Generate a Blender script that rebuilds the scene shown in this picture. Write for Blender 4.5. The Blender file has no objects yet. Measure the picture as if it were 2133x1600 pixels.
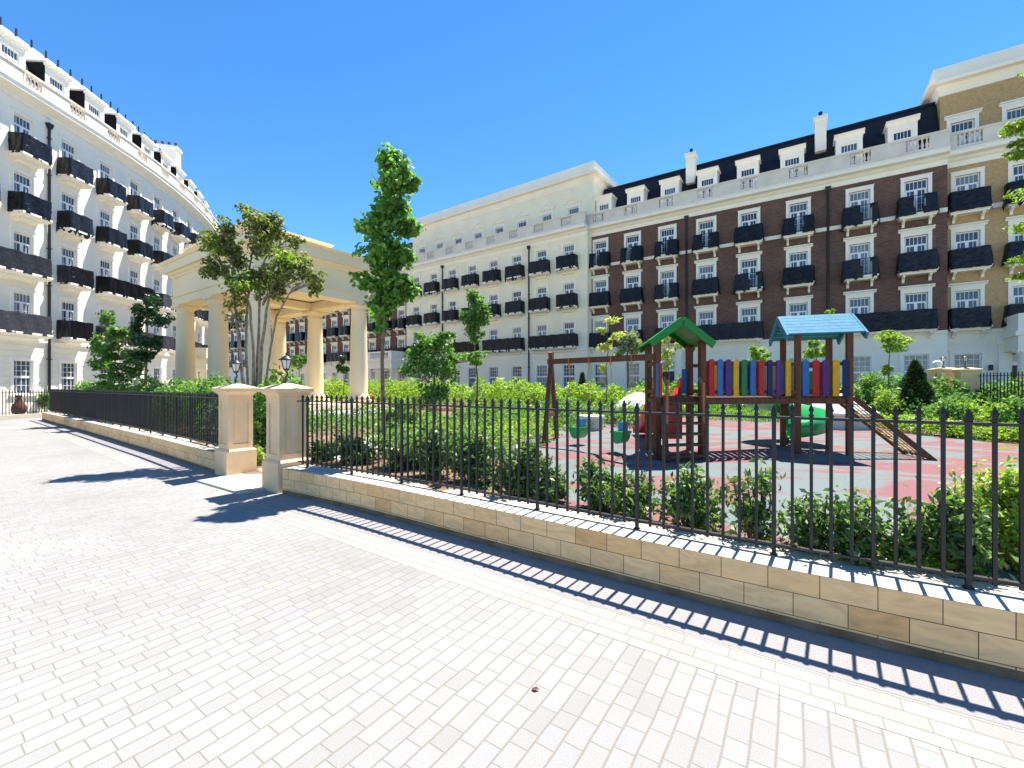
import bpy, math, random
import numpy as np
from mathutils import Vector, Matrix
R = math.radians
C = bpy.context.scene.collection
sc = bpy.context.scene
# ------------------------------------------------------------------ camera, sky, sun, exposure
EYE, F, HOR = 1.6, 900.0, 805.0          # eye height; focal length and horizon row in pixels of the 2133x1600 photo
cam = bpy.data.cameras.new('camera'); camo = bpy.data.objects.new('camera', cam); C.objects.link(camo)
camo.location = (0, 0, EYE); camo.rotation_euler = (R(90), 0, 0)
cam.sensor_fit = 'HORIZONTAL'; cam.sensor_width = 36; cam.lens = 36 * F / 2133
cam.shift_y = (HOR - 800) / 2133; cam.clip_start = .05; cam.clip_end = 2000
sc.camera = camo
SUN_EL, SUN_AZ = 65, 36.9                # azimuth measured from +Y towards +X
w = bpy.data.worlds.new('World'); sc.world = w; w.use_nodes = True
nt = w.node_tree; bg = nt.nodes['Background']
sky = nt.nodes.new('ShaderNodeTexSky'); sky.sky_type = 'NISHITA'; sky.sun_disc = False
sky.sun_elevation = R(SUN_EL); sky.sun_rotation = R(SUN_AZ); sky.ozone_density = 2.5; sky.dust_density = 0; sky.air_density = .8
hs = nt.nodes.new('ShaderNodeHueSaturation'); hs.inputs['Saturation'].default_value = 1.27; hs.inputs['Value'].default_value = 1.0
nt.links.new(sky.outputs[0], hs.inputs['Color']); nt.links.new(hs.outputs[0], bg.inputs['Color'])
bg.inputs['Strength'].default_value = .086
sl = bpy.data.lights.new('sun', 'SUN'); sl.energy = 4.0; sl.angle = R(.5); sl.color = (1, .95, .87)
so = bpy.data.objects.new('sun', sl); C.objects.link(so)
sv = Vector((math.sin(R(SUN_AZ)) * math.cos(R(SUN_EL)), math.cos(R(SUN_AZ)) * math.cos(R(SUN_EL)), math.sin(R(SUN_EL))))
so.rotation_euler = sv.to_track_quat('Z', 'Y').to_euler(); so.location = (0, 0, 30)
vs = sc.view_settings; vs.view_transform = 'Standard'; vs.look = 'None'; vs.exposure = 1.68; vs.gamma = 1
sc.render.resolution_x = 1024; sc.render.resolution_y = 768

# ------------------------------------------------------------------ helpers
def at(px, py, Y):
    return Vector(((px - 1066.5) / F * Y, Y, EYE - (py - HOR) / F * Y))
def tag(o, label=None, cat=None, group=None, kind=None):
    if label: o['label'] = label
    if cat: o['category'] = cat
    if group: o['group'] = group
    if kind: o['kind'] = kind
    return o
def empty(name, loc, label, cat, group=None, rz=0):
    o = bpy.data.objects.new(name, None); C.objects.link(o); o.location = loc; o.rotation_euler.z = rz; o.empty_display_size = .2
    return tag(o, label, cat, group)
def frame(o, ux, uy):
    """local x = direction (ux,uy) on the ground, local y = into the building, z up"""
    l = math.hypot(ux, uy); ux /= l; uy /= l
    m = Matrix(((ux, -uy, 0, o[0]), (uy, ux, 0, o[1]), (0, 0, 1, o[2]), (0, 0, 0, 1)))
    return m
def T(x, y, z): return Matrix.Translation((x, y, z))

class MB:
    def __init__(s): s.v = []; s.f = []; s.uv = []; s.sm = []
    def add(s, vs_, fs, M=None, uvs=None, smooth=False):
        b = len(s.v)
        for p in vs_:
            p = Vector(p); s.v.append(tuple(M @ p) if M else tuple(p))
        for i, f in enumerate(fs):
            s.f.append(tuple(b + k for k in f)); s.sm.append(smooth)
            s.uv.append(uvs[i] if uvs else None)
    def quad(s, pts, M=None, uv=None): s.add(pts, [tuple(range(len(pts)))], M, [uv] if uv else None)
    def box(s, x0, x1, y0, y1, z0, z1, M=None):
        v = [(x0, y0, z0), (x1, y0, z0), (x1, y1, z0), (x0, y1, z0), (x0, y0, z1), (x1, y0, z1), (x1, y1, z1), (x0, y1, z1)]
        fs = [(0, 3, 2, 1), (4, 5, 6, 7), (0, 1, 5, 4), (1, 2, 6, 5), (2, 3, 7, 6), (3, 0, 4, 7)]
        uvs = []
        for f in fs:
            n = f
            xs = {v[k][0] for k in n}; ys = {v[k][1] for k in n}
            if len(xs) == 1: uvs.append([(v[k][1], v[k][2]) for k in n])
            elif len(ys) == 1: uvs.append([(v[k][0], v[k][2]) for k in n])
            else: uvs.append([(v[k][0], v[k][1]) for k in n])
        s.add(v, fs, M, uvs)
    def taper(s, cx, cy, z0, z1, w0, d0, w1, d1, M=None):
        v = [(cx - w0, cy - d0, z0), (cx + w0, cy - d0, z0), (cx + w0, cy + d0, z0), (cx - w0, cy + d0, z0),
             (cx - w1, cy - d1, z1), (cx + w1, cy - d1, z1), (cx + w1, cy + d1, z1), (cx - w1, cy + d1, z1)]
        s.add(v, [(0, 3, 2, 1), (4, 5, 6, 7), (0, 1, 5, 4), (1, 2, 6, 5), (2, 3, 7, 6), (3, 0, 4, 7)], M)
    def beam(s, p0, p1, wd, th, M=None, up=(0, 0, 1)):
        p0 = Vector(p0); p1 = Vector(p1); d = (p1 - p0).normalized(); up = Vector(up)
        if abs(d.dot(up)) > .98: up = Vector((0, 1, 0))
        a = d.cross(up).normalized() * wd / 2; b = a.cross(d).normalized() * th / 2
        v = [p0 - a - b, p0 + a - b, p0 + a + b, p0 - a + b, p1 - a - b, p1 + a - b, p1 + a + b, p1 - a + b]
        s.add(v, [(0, 1, 2, 3), (7, 6, 5, 4), (0, 4, 5, 1), (1, 5, 6, 2), (2, 6, 7, 3), (3, 7, 4, 0)], M)
    def prof(s, pts, x0, x1, M=None):
        """pts: (y,z) outline, extruded along x"""
        n = len(pts); v = [(x0, p[0], p[1]) for p in pts] + [(x1, p[0], p[1]) for p in pts]
        fs = [(i, (i + 1) % n, n + (i + 1) % n, n + i) for i in range(n)] + [tuple(range(n))[::-1], tuple(range(n, 2 * n))]
        s.add(v, fs, M)
    def ring(s, path, n=8, M=None, cap=True, smooth=True):
        """path: list of (Vector, radius)"""
        P = [Vector(p) for p, r in path]; v = []
        for i, (p, r) in enumerate(path):
            d = (P[min(i + 1, len(P) - 1)] - P[max(i - 1, 0)])
            if d.length < 1e-9: d = Vector((0, 0, 1))
            d.normalize(); a = d.orthogonal().normalized()
            if abs(d.z) > .5: a = d.cross(Vector((0, 1, 0))).normalized()
            b = d.cross(a)
            for k in range(n):
                t = 2 * math.pi * k / n; v.append(P[i] + a * (r * math.cos(t)) + b * (r * math.sin(t)))
        fs = []
        for i in range(len(P) - 1):
            for k in range(n): fs.append((i * n + k, i * n + (k + 1) % n, (i + 1) * n + (k + 1) % n, (i + 1) * n + k))
        s.add(v, fs, M, None, smooth)
        if cap:
            b = len(v); s.add([v[k] for k in range(n)], [tuple(range(n))[::-1]], M); s.add(v[-n:], [tuple(range(n))], M)
    def lathe(s, prof_, n=24, M=None, smooth=True, c=(0, 0)):
        s.ring([((c[0], c[1], z), r) for r, z in prof_], n, M, True, smooth)
    def mesh(s, name, mats):
        me = bpy.data.meshes.new(name); me.from_pydata(s.v, [], s.f)
        if any(u is not None for u in s.uv):
            ul = me.uv_layers.new(name='UVMap'); k = 0
            for f, u in zip(s.f, s.uv):
                for i in range(len(f)):
                    ul.data[k].uv = u[i] if u else (0, 0); k += 1
        me.polygons.foreach_set('use_smooth', s.sm)
        for m in (mats if isinstance(mats, (list, tuple)) else [mats]): me.materials.append(m)
        me.update(); return me
    def build(s, name, mats, parent=None, M=None):
        return inst(name, s.mesh(name, mats), parent, M)
def inst(name, me, parent=None, M=None):
    o = bpy.data.objects.new(name, me); C.objects.link(o)
    if M is not None: o.matrix_basis = M
    if parent is not None: o.parent = parent
    return o
def rel(root, M):
    return (T(*root.location) @ Matrix.Rotation(root.rotation_euler.z, 4, 'Z')).inverted() @ M

# ------------------------------------------------------------------ materials
def mat(name, col=(.5, .5, .5), rough=.8, spec=.3, noise=0, nscale=8, bump=0, bscale=60, metal=0, coat=0, col2=None):
    m = bpy.data.materials.new(name); m.use_nodes = True; n = m.node_tree.nodes; l = m.node_tree.links; p = n['Principled BSDF']
    p.inputs['Roughness'].default_value = rough; p.inputs['Specular IOR Level'].default_value = spec; p.inputs['Metallic'].default_value = metal
    p.inputs['Coat Weight'].default_value = coat
    p.inputs['Base Color'].default_value = (*col, 1)
    tc = n.new('ShaderNodeTexCoord')
    if noise or col2:
        t = n.new('ShaderNodeTexNoise'); t.inputs['Scale'].default_value = nscale; t.inputs['Detail'].default_value = 6
        l.new(tc.outputs['Object'], t.inputs['Vector'])
        r = n.new('ShaderNodeValToRGB'); c2 = col2 or tuple(c * (1 - noise) for c in col)
        r.color_ramp.elements[0].color = (*c2, 1); r.color_ramp.elements[1].color = (*col, 1)
        r.color_ramp.elements[0].position = .32; r.color_ramp.elements[1].position = .62
        l.new(t.outputs['Fac'], r.inputs[0]); l.new(r.outputs[0], p.inputs['Base Color'])
    if bump:
        t = n.new('ShaderNodeTexNoise'); t.inputs['Scale'].default_value = bscale; t.inputs['Detail'].default_value = 4
        l.new(tc.outputs['Object'], t.inputs['Vector'])
        b = n.new('ShaderNodeBump'); b.inputs['Strength'].default_value = bump; b.inputs['Distance'].default_value = .02
        l.new(t.outputs['Fac'], b.inputs['Height']); l.new(b.outputs[0], p.inputs['Normal'])
    return m
def nd(m, t, **kw):
    x = m.node_tree.nodes.new(t)
    for k, v in kw.items():
        if k.startswith('i_'): x.inputs[k[2:].replace('_', ' ')].default_value = v
        else: setattr(x, k, v)
    return x
def lk(m, a, b): m.node_tree.links.new(a, b)
def math_(m, op, a, b=None, c=None):
    x = nd(m, 'ShaderNodeMath', operation=op)
    for i, q in enumerate((a, b, c)):
        if q is None: continue
        if isinstance(q, (int, float)): x.inputs[i].default_value = q
        else: lk(m, q, x.inputs[i])
    return x.outputs[0]
def mix(m, fac, a, b, bt='MIX'):
    x = nd(m, 'ShaderNodeMix', data_type='RGBA', blend_type=bt)
    for s_, q in ((x.inputs[0], fac), (x.inputs[6], a), (x.inputs[7], b)):
        if isinstance(q, (int, float)): s_.default_value = q
        elif isinstance(q, tuple): s_.default_value = (*q, 1)
        else: lk(m, q, s_)
    return x.outputs[2]
def ramp(m, fac, stops):
    x = nd(m, 'ShaderNodeValToRGB'); e = x.color_ramp.elements
    while len(e) < len(stops): e.new(.5)
    for q, (p, c) in zip(e, stops): q.position = p; q.color = (*c, 1)
    lk(m, fac, x.inputs[0]); return x.outputs[0]

def brick_mat(name, c1, c2, mortar, bw=.25, bh=.085, ms=.008, bump=.25, rough=.9):
    m = mat(name, c1, rough, .2); p = m.node_tree.nodes['Principled BSDF']
    uv = nd(m, 'ShaderNodeUVMap'); b = nd(m, 'ShaderNodeTexBrick', offset=.5)
    b.inputs['Scale'].default_value = 1; b.inputs['Brick Width'].default_value = bw; b.inputs['Row Height'].default_value = bh
    b.inputs['Mortar Size'].default_value = ms; b.inputs['Mortar Smooth'].default_value = .2; b.inputs['Bias'].default_value = 0
    b.inputs['Color1'].default_value = (*c1, 1); b.inputs['Color2'].default_value = (*c2, 1); b.inputs['Mortar'].default_value = (*mortar, 1)
    lk(m, uv.outputs[0], b.inputs['Vector'])
    no = nd(m, 'ShaderNodeTexNoise', i_Scale=.9, i_Detail=5.0); lk(m, uv.outputs[0], no.inputs['Vector'])
    v = ramp(m, no.outputs['Fac'], [(.3, (.82, .82, .82)), (.7, (1.1, 1.08, 1.05))])
    lk(m, mix(m, 1.0, b.outputs['Color'], v, 'MULTIPLY'), p.inputs['Base Color'])
    bm = nd(m, 'ShaderNodeBump', i_Strength=bump, i_Distance=.01, invert=True); lk(m, b.outputs['Fac'], bm.inputs['Height']); lk(m, bm.outputs[0], p.inputs['Normal'])
    return m
M = {}
M['cream'] = mat('cream_stucco', (.90, .83, .62), .85, .2, .09, .7, .15, 30)
M['white'] = mat('white_stucco', (.92, .85, .71), .85, .2, .08, .6, .15, 30)
M['trim'] = mat('white_trim', (.92, .86, .74), .7, .25, .06, 2, .05, 40)
M['stone'] = mat('pale_stone_trim', (.76, .69, .58), .85, .2, .12, 1.5, .2, 40)
M['sand'] = mat('sandstone', (.82, .58, .34), .85, .2, 0, 2.2, .2, 60, col2=(.69, .48, .29))
M['pave_stone'] = mat('pavilion_stucco', (.82, .68, .45), .85, .2, .07, 1.1, .12, 35)
M['brown'] = brick_mat('brown_brick', (.165, .088, .070), (.105, .060, .050), (.20, .14, .11))
M['tan'] = brick_mat('tan_brick', (.27, .205, .14), (.21, .155, .108), (.32, .26, .19))
M['slate'] = mat('dark_slate', (.012, .015, .026), .75, .25, .4, 3, .4, 18)
M['pale_roof'] = mat('pale_metal_roof', (.62, .62, .66), .6, .3, .12, 2, .1, 12)
M['cheek'] = mat('black_slate_cheek', (.01, .01, .012), .8, .15, .3, 6, .2, 20)
M['frame'] = mat('white_window_frame', (.88, .87, .84), .45, .4)
M['black'] = mat('black_iron', (.018, .018, .02), .45, .4, .3, 20, .1, 60)
M['fence'] = mat('black_painted_iron', (.022, .021, .024), .5, .35, .35, 12, .15, 80)
M['glass_lamp'] = mat('frosted_glass', (.62, .64, .66), .25, .5)
m = M['glass'] = mat('window_glass', (.035, .05, .075), .06, .8)
tc = nd(m, 'ShaderNodeTexCoord'); no = nd(m, 'ShaderNodeTexNoise', i_Scale=.55, i_Detail=2.0); lk(m, tc.outputs['Object'], no.inputs['Vector'])
oi = nd(m, 'ShaderNodeObjectInfo')
cc = ramp(m, oi.outputs['Random'], [(0, (.02, .03, .045)), (.4, (.05, .07, .095)), (.75, (.10, .125, .15)), (1, (.22, .23, .24))])
lk(m, cc, m.node_tree.nodes['Principled BSDF'].inputs['Base Color'])
# wrinkled black plastic
m = M['plastic'] = mat('black_plastic_sheet', (.012, .012, .015), .32, .28); p = m.node_tree.nodes['Principled BSDF']
tc = nd(m, 'ShaderNodeTexCoord'); no = nd(m, 'ShaderNodeTexNoise', i_Scale=3.2, i_Detail=5.0, i_Distortion=1.6); lk(m, tc.outputs['Object'], no.inputs['Vector'])
bm = nd(m, 'ShaderNodeBump', i_Strength=.75, i_Distance=.06); lk(m, no.outputs['Fac'], bm.inputs['Height']); lk(m, bm.outputs[0], p.inputs['Normal'])
oi = nd(m, 'ShaderNodeObjectInfo'); lk(m, ramp(m, oi.outputs['Random'], [(0, (.004, .004, .005)), (1, (.014, .014, .017))]), p.inputs['Base Color'])
m = M['plastic_grey'] = M['plastic'].copy(); m.name = 'grey_plastic_sheet'; p = m.node_tree.nodes['Principled BSDF']; p.inputs['Roughness'].default_value = .25; p.inputs['Specular IOR Level'].default_value = .6
for q in m.node_tree.nodes:
    if q.type == 'VALTORGB': q.color_ramp.elements[0].color = (.03, .03, .037, 1); q.color_ramp.elements[1].color = (.07, .07, .085, 1)
def wood(name, c, c2, rough=.65):
    m = mat(name, c, rough, .3); p = m.node_tree.nodes['Principled BSDF']; tc = nd(m, 'ShaderNodeTexCoord')
    mp = nd(m, 'ShaderNodeMapping'); mp.inputs['Scale'].default_value = (14, 14, 1.6); lk(m, tc.outputs['Object'], mp.inputs[0])
    no = nd(m, 'ShaderNodeTexNoise', i_Scale=2.0, i_Detail=6.0); lk(m, mp.outputs[0], no.inputs['Vector'])
    lk(m, ramp(m, no.outputs['Fac'], [(.3, c2), (.65, c)]), p.inputs['Base Color'])
    bm = nd(m, 'ShaderNodeBump', i_Strength=.2, i_Distance=.01); lk(m, no.outputs['Fac'], bm.inputs['Height']); lk(m, bm.outputs[0], p.inputs['Normal'])
    return m
M['wood'] = wood('brown_stained_wood', (.16, .06, .026), (.075, .028, .014))
M['wood_light'] = wood('orange_wood', (.42, .17, .07), (.26, .10, .04))
PAINT = {'red': (.52, .02, .02), 'blue': (.05, .17, .42), 'purple': (.11, .03, .16), 'yellow': (.72, .40, .01), 'green': (.02, .20, .05),
         'navy': (.012, .02, .09), 'dark_red': (.22, .015, .015), 'roof_green': (.015, .22, .035), 'sky_blue': (.05, .21, .31), 'tan': (.5, .33, .15), 'orange': (.75, .36, .06)}
for k, c in PAINT.items():
    M[k] = mat('paint_' + k, c, .75 if 'blue' in k else .55, .15 if k == 'sky_blue' else .3, .22, 9, .12, 40)
for k, c in (('green_plastic', (.025, .38, .10)), ('red_plastic', (.5, .02, .015)), ('blue_plastic', (.03, .22, .5))):
    M[k] = mat(k, c, .3, .5, .1, 3)
M['rope'] = mat('tan_rope', (.52, .38, .17), .95, .1)
M['bark'] = mat('bark', (.23, .16, .10), .9, .15, 0, 14, .6, 40, col2=(.12, .085, .055))
M['bark_grey'] = mat('grey_bark', (.30, .25, .19), .9, .15, 0, 10, .5, 40, col2=(.16, .13, .10))
M['soil'] = mat('planting_soil', (.22, .15, .095), .95, .1, 0, 3, .8, 25, col2=(.12, .08, .05))
M['terracotta'] = mat('brown_clay', (.13, .055, .035), .8, .2, .3, 6)
M['concrete'] = mat('pale_concrete', (.60, .55, .47), .9, .2, .12, 4, .2, 50)
M['concrete_white'] = mat('white_concrete', (.80, .79, .77), .9, .2, .06, 5, .15, 50)
M['door'] = mat('black_door', (.012, .012, .013), .4, .4)

def leaf(name, c, c2, c3=None, trans=.35, rough=.5):
    m = bpy.data.materials.new(name); m.use_nodes = True; p = m.node_tree.nodes['Principled BSDF']; out = m.node_tree.nodes['Material Output']
    g = nd(m, 'ShaderNodeNewGeometry'); stops = [(0, c), (.6, c2), (1, c3 or c2)]
    col = ramp(m, g.outputs['Random Per Island'], stops)
    p.inputs['Roughness'].default_value = rough; p.inputs['Specular IOR Level'].default_value = .35
    lk(m, col, p.inputs['Base Color'])
    t = nd(m, 'ShaderNodeBsdfTranslucent'); br = mix(m, 1.0, col, (1.5, 1.7, .7), 'MULTIPLY'); lk(m, br, t.inputs['Color'])
    mx = nd(m, 'ShaderNodeMixShader'); mx.inputs[0].default_value = trans
    lk(m, p.outputs[0], mx.inputs[1]); lk(m, t.outputs[0], mx.inputs[2]); lk(m, mx.outputs[0], out.inputs['Surface'])
    return m
M['l_maple'] = leaf('maple_leaves', (.07, .17, .035), (.13, .28, .055), (.26, .42, .09), .45)
M['l_olive'] = leaf('olive_leaves', (.07, .10, .035), (.16, .19, .055), (.34, .32, .10), .42)
M['l_dark'] = leaf('dark_leaves', (.018, .045, .02), (.035, .085, .03), (.07, .14, .045), .2, .35)
M['l_shrub'] = leaf('glossy_shrub_leaves', (.035, .085, .028), (.10, .18, .055), (.28, .36, .12), .35, .4)
M['l_mid'] = leaf('mid_green_leaves', (.07, .16, .04), (.13, .25, .06), (.24, .36, .10), .4)
M['l_lime'] = leaf('lime_leaves', (.14, .25, .03), (.26, .38, .05), (.40, .48, .09), .35)
M['l_yellow'] = leaf('yellow_leaves', (.32, .38, .10), (.48, .50, .15), (.62, .60, .25), .35)
M['l_grey'] = leaf('grey_green_leaves', (.18, .21, .13), (.30, .33, .20), (.42, .43, .30), .3)
M['l_conifer'] = leaf('conifer_sprays', (.012, .035, .015), (.025, .06, .02), (.12, .18, .04), .15)
M['l_orange'] = leaf('orange_flowers', (.45, .20, .03), (.35, .33, .06), (.5, .35, .05), .3)
M['grass'] = leaf('grass_blades', (.07, .17, .025), (.12, .26, .035), (.20, .34, .06), .35)

# paver road: courses run square to the wall; stones of random length
def pavers(name, ang, course, length, use_uv=False, c_hi=(.274, .269, .257), joint=(.19, .172, .147)):
    m = mat(name, (.6, .6, .6), .85, .25); p = m.node_tree.nodes['Principled BSDF']
    if use_uv: src = nd(m, 'ShaderNodeUVMap').outputs[0]
    else:
        tc = nd(m, 'ShaderNodeTexCoord'); mp = nd(m, 'ShaderNodeMapping'); mp.inputs['Rotation'].default_value = (0, 0, ang); lk(m, tc.outputs['Object'], mp.inputs[0]); src = mp.outputs[0]
    wob = nd(m, 'ShaderNodeTexNoise', i_Scale=2.5, i_Detail=2.0); lk(m, src, wob.inputs['Vector'])
    sx = nd(m, 'ShaderNodeSeparateXYZ'); lk(m, src, sx.inputs[0])
    wv = math_(m, 'MULTIPLY', math_(m, 'SUBTRACT', wob.outputs['Fac'], .5), 0.0 if use_uv else .02)
    v = math_(m, 'DIVIDE', math_(m, 'ADD', sx.outputs['Y'], wv), course)
    row = math_(m, 'FLOOR', v); fr = math_(m, 'FRACT', v)
    W = math_(m, 'ADD', math_(m, 'DIVIDE', math_(m, 'ADD', sx.outputs['X'], wv), length), math_(m, 'MULTIPLY', row, 37.371))
    ve = nd(m, 'ShaderNodeTexVoronoi', voronoi_dimensions='1D', feature='DISTANCE_TO_EDGE', i_Scale=1.0, i_Randomness=.92); lk(m, W, ve.inputs['W'])
    vc = nd(m, 'ShaderNodeTexVoronoi', voronoi_dimensions='1D', feature='F1', i_Scale=1.0, i_Randomness=.92); lk(m, W, vc.inputs['W'])
    d1 = math_(m, 'MULTIPLY', math_(m, 'MINIMUM', fr, math_(m, 'SUBTRACT', 1.0, fr)), course * .8)
    d2 = math_(m, 'MULTIPLY', ve.outputs['Distance'], length * 1.35)
    d = math_(m, 'MINIMUM', d1, d2)
    jn = nd(m, 'ShaderNodeMapRange', i_From_Min=.0018, i_From_Max=.0058); lk(m, d, jn.inputs[0]); J = jn.outputs[0]
    sc_ = nd(m, 'ShaderNodeSeparateColor'); lk(m, vc.outputs['Color'], sc_.inputs[0])
    tone = ramp(m, sc_.outputs[0], [(0, tuple(c * .90 for c in c_hi)), (.25, tuple(c * .95 for c in c_hi)), (.5, c_hi), (.75, (c_hi[0] * .98, c_hi[1] * .985, c_hi[2] * 1.03)), (1, (c_hi[0] * 1.03, c_hi[1] * 1.01, c_hi[2] * .96))])
    gr = nd(m, 'ShaderNodeTexNoise', i_Scale=160.0, i_Detail=3.0); lk(m, src, gr.inputs['Vector'])
    big = nd(m, 'ShaderNodeTexNoise', i_Scale=.45, i_Detail=5.0); lk(m, src, big.inputs['Vector'])
    t2 = mix(m, 1.0, tone, ramp(m, gr.outputs['Fac'], [(.3, (.86, .86, .87)), (.65, (1.05, 1.05, 1.05))]), 'MULTIPLY')
    t3 = mix(m, 1.0, t2, ramp(m, big.outputs['Fac'], [(.3, (.87, .865, .85)), (.5, (.98, .98, .97)), (.65, (1.05, 1.05, 1.05))]), 'MULTIPLY')
    lk(m, mix(m, J, joint, t3), p.inputs['Base Color'])
    hb = math_(m, 'ADD', J, math_(m, 'MULTIPLY', gr.outputs['Fac'], .25))
    bm = nd(m, 'ShaderNodeBump', i_Strength=.5, i_Distance=.004); lk(m, hb, bm.inputs['Height']); lk(m, bm.outputs[0], p.inputs['Normal'])
    return m
M['road'] = pavers('pale_granite_pavers', -math.atan2(.83, .56), .10, .155)
M['border'] = pavers('pale_border_pavers', 0, .105, .25, True, (.30, .29, .268), (.205, .186, .155))
m = M['gutter'] = mat('granite_gutter', (.30, .285, .28), .9, .2, 0, 220, .4, 200, col2=(.21, .20, .195))
# sandstone block wall
m = M['wall'] = mat('sandstone_blocks', (.6, .45, .3), .8, .25); p = m.node_tree.nodes['Principled BSDF']
uv = nd(m, 'ShaderNodeUVMap'); b = nd(m, 'ShaderNodeTexBrick', offset=.5)
for k, v in (('Scale', 1), ('Brick Width', .29), ('Row Height', .15), ('Mortar Size', .0025), ('Mortar Smooth', .1), ('Bias', 0)): b.inputs[k].default_value = v
b.inputs['Color1'].default_value = (0, 0, 0, 1); b.inputs['Color2'].default_value = (1, 1, 1, 1); b.inputs['Mortar'].default_value = (.5, .5, .5, 1); lk(m, uv.outputs[0], b.inputs['Vector'])
bt = nd(m, 'ShaderNodeSeparateColor'); lk(m, b.outputs['Color'], bt.inputs[0])
mpn = nd(m, 'ShaderNodeMapping'); mpn.inputs['Rotation'].default_value = (0, 0, .5); mpn.inputs['Scale'].default_value = (3, 9, 1); lk(m, uv.outputs[0], mpn.inputs[0])
ve = nd(m, 'ShaderNodeTexNoise', i_Scale=1.0, i_Detail=5.0, i_Distortion=2.2); lk(m, mpn.outputs[0], ve.inputs['Vector'])
c1 = ramp(m, bt.outputs[0], [(0, (.80, .50, .24)), (.3, (.84, .55, .28)), (.6, (.82, .53, .265)), (.85, (.80, .48, .215)), (1, (.70, .39, .17))])
c2 = mix(m, 1.0, c1, ramp(m, ve.outputs['Fac'], [(.3, (.86, .82, .76)), (.5, (1, 1, 1)), (.62, (1.12, 1.08, 1.0))]), 'MULTIPLY')
lk(m, mix(m, b.outputs['Fac'], c2, (.12, .075, .04)), p.inputs['Base Color'])
bm = nd(m, 'ShaderNodeBump', i_Strength=.4, i_Distance=.004, invert=True); lk(m, b.outputs['Fac'], bm.inputs['Height']); lk(m, bm.outputs[0], p.inputs['Normal'])
M['wall_base'] = mat('dark_base_stone', (.26, .18, .11), .95, .1, .4, 5, .4, 50)  # darker brown stone for the band along the wall foot
M['coping'] = mat('pale_coping', (.52, .47, .39), .85, .2, .12, 5, .15, 60)
# rubber playground surface: wavy red and grey-green patches
m = M['rubber'] = mat('playground_rubber', (.4, .2, .2), .95, .15); p = m.node_tree.nodes['Principled BSDF']; tc = nd(m, 'ShaderNodeTexCoord')
mp = nd(m, 'ShaderNodeMapping'); mp.inputs['Scale'].default_value = (.55, 1.0, 1); mp.inputs['Rotation'].default_value = (0, 0, .3); lk(m, tc.outputs['Object'], mp.inputs[0])
n1 = nd(m, 'ShaderNodeTexNoise', i_Scale=1.0, i_Detail=3.0, i_Distortion=1.4); lk(m, mp.outputs[0], n1.inputs['Vector'])
n2 = nd(m, 'ShaderNodeTexNoise', i_Scale=70.0, i_Detail=2.0); lk(m, tc.outputs['Object'], n2.inputs['Vector'])
cc = ramp(m, n1.outputs['Fac'], [(.47, (.21, .10, .102)), (.53, (.145, .172, .167))])
lk(m, mix(m, 1.0, cc, ramp(m, n2.outputs['Fac'], [(.3, (.8, .8, .8)), (.7, (1.1, 1.1, 1.1))]), 'MULTIPLY'), p.inputs['Base Color'])
M['lawn'] = mat('lawn_ground', (.13, .25, .035), .95, .1, 0, 1.5, .9, 40, col2=(.09, .17, .03))

# ------------------------------------------------------------------ ground and wall line
_px = np.array([-3.3, -1.01, .449, 1.49, 2.225, 2.78]); _pz = np.array([6.37, 4.88, 3.87, 3.12, 2.64, 2.33])
PC = np.polyfit(_px, _pz, 3)
RW = [(x, float(np.polyval(PC, x))) for x in np.arange(-3.42, 2.81, .2)]
x, y = RW[-1]
for k in range(1, 16): RW.append((x + k * .3, y - k * .3 * .5))          # on past the right edge of the frame
LW = [(-5.03, 7.66), (-5.7, 8.15), (-8.12, 10.03), (-10.9, 12.1), (-13.7, 14.2), (-18.0, 17.35), (-22.3, 20.5)]
_l = []
for (a, b) in zip(LW[:-1], LW[1:]):
    n = max(2, int(math.dist(a, b) / .6))
    for k in range(n): _l.append((a[0] + (b[0] - a[0]) * k / n, a[1] + (b[1] - a[1]) * k / n))
LW = _l + [LW[-1]]
def offs(P, d):
    """offset a polyline away from the road (d>0) or towards it"""
    out = []
    for i, p in enumerate(P):
        a = P[max(i - 1, 0)]; b = P[min(i + 1, len(P) - 1)]; t = Vector((b[0] - a[0], b[1] - a[1])).normalized()
        n = Vector((-t.y, t.x))
        if n.y < 0: n = -n
        out.append((p[0] + n.x * d, p[1] + n.y * d))
    return out
def strip(mb, A, B, za, zb, uva=0, uvb=1, close=None):
    s = 0
    for i in range(len(A) - 1):
        l = math.dist(A[i], A[i + 1])
        mb.quad([(*A[i], za), (*A[i + 1], za), (*B[i + 1], zb), (*B[i], zb)], None, [(s, uva), (s + l, uva), (s + l, uvb), (s, uvb)])
        s += l
def arc(P):
    s = [0]
    for a, b in zip(P[:-1], P[1:]): s.append(s[-1] + math.dist(a, b))
    return s
def along(P, s, S=None):
    S = S or arc(P)
    for i in range(len(P) - 1):
        if S[i + 1] >= s or i == len(P) - 2:
            t = (s - S[i]) / (S[i + 1] - S[i]); a = P[i]; b = P[i + 1]
            return (a[0] + (b[0] - a[0]) * t, a[1] + (b[1] - a[1]) * t), math.atan2(b[1] - a[1], b[0] - a[0])
def ray_on(P, px):
    """depth where the view ray of photo column px meets the polyline"""
    r = (px - 1066.5) / F
    for a, b in zip(P[:-1], P[1:]):
        fa = a[0] - r * a[1]; fb = b[0] - r * b[1]
        if fa * fb <= 0 and fa != fb:
            t = fa / (fa - fb); return a[1] + (b[1] - a[1]) * t
    return P[-1][1]
def ray_hit(o, d, px):
    r = (px - 1066.5) / F; t = (r * o[1] - o[0]) / (d[0] - r * d[1]); return t
g = MB(); g.quad([(-140, -40, 0), (140, -40, 0), (140, 220, 0), (-140, 220, 0)])
tag(g.build('road', M['road']), kind='structure')
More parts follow.
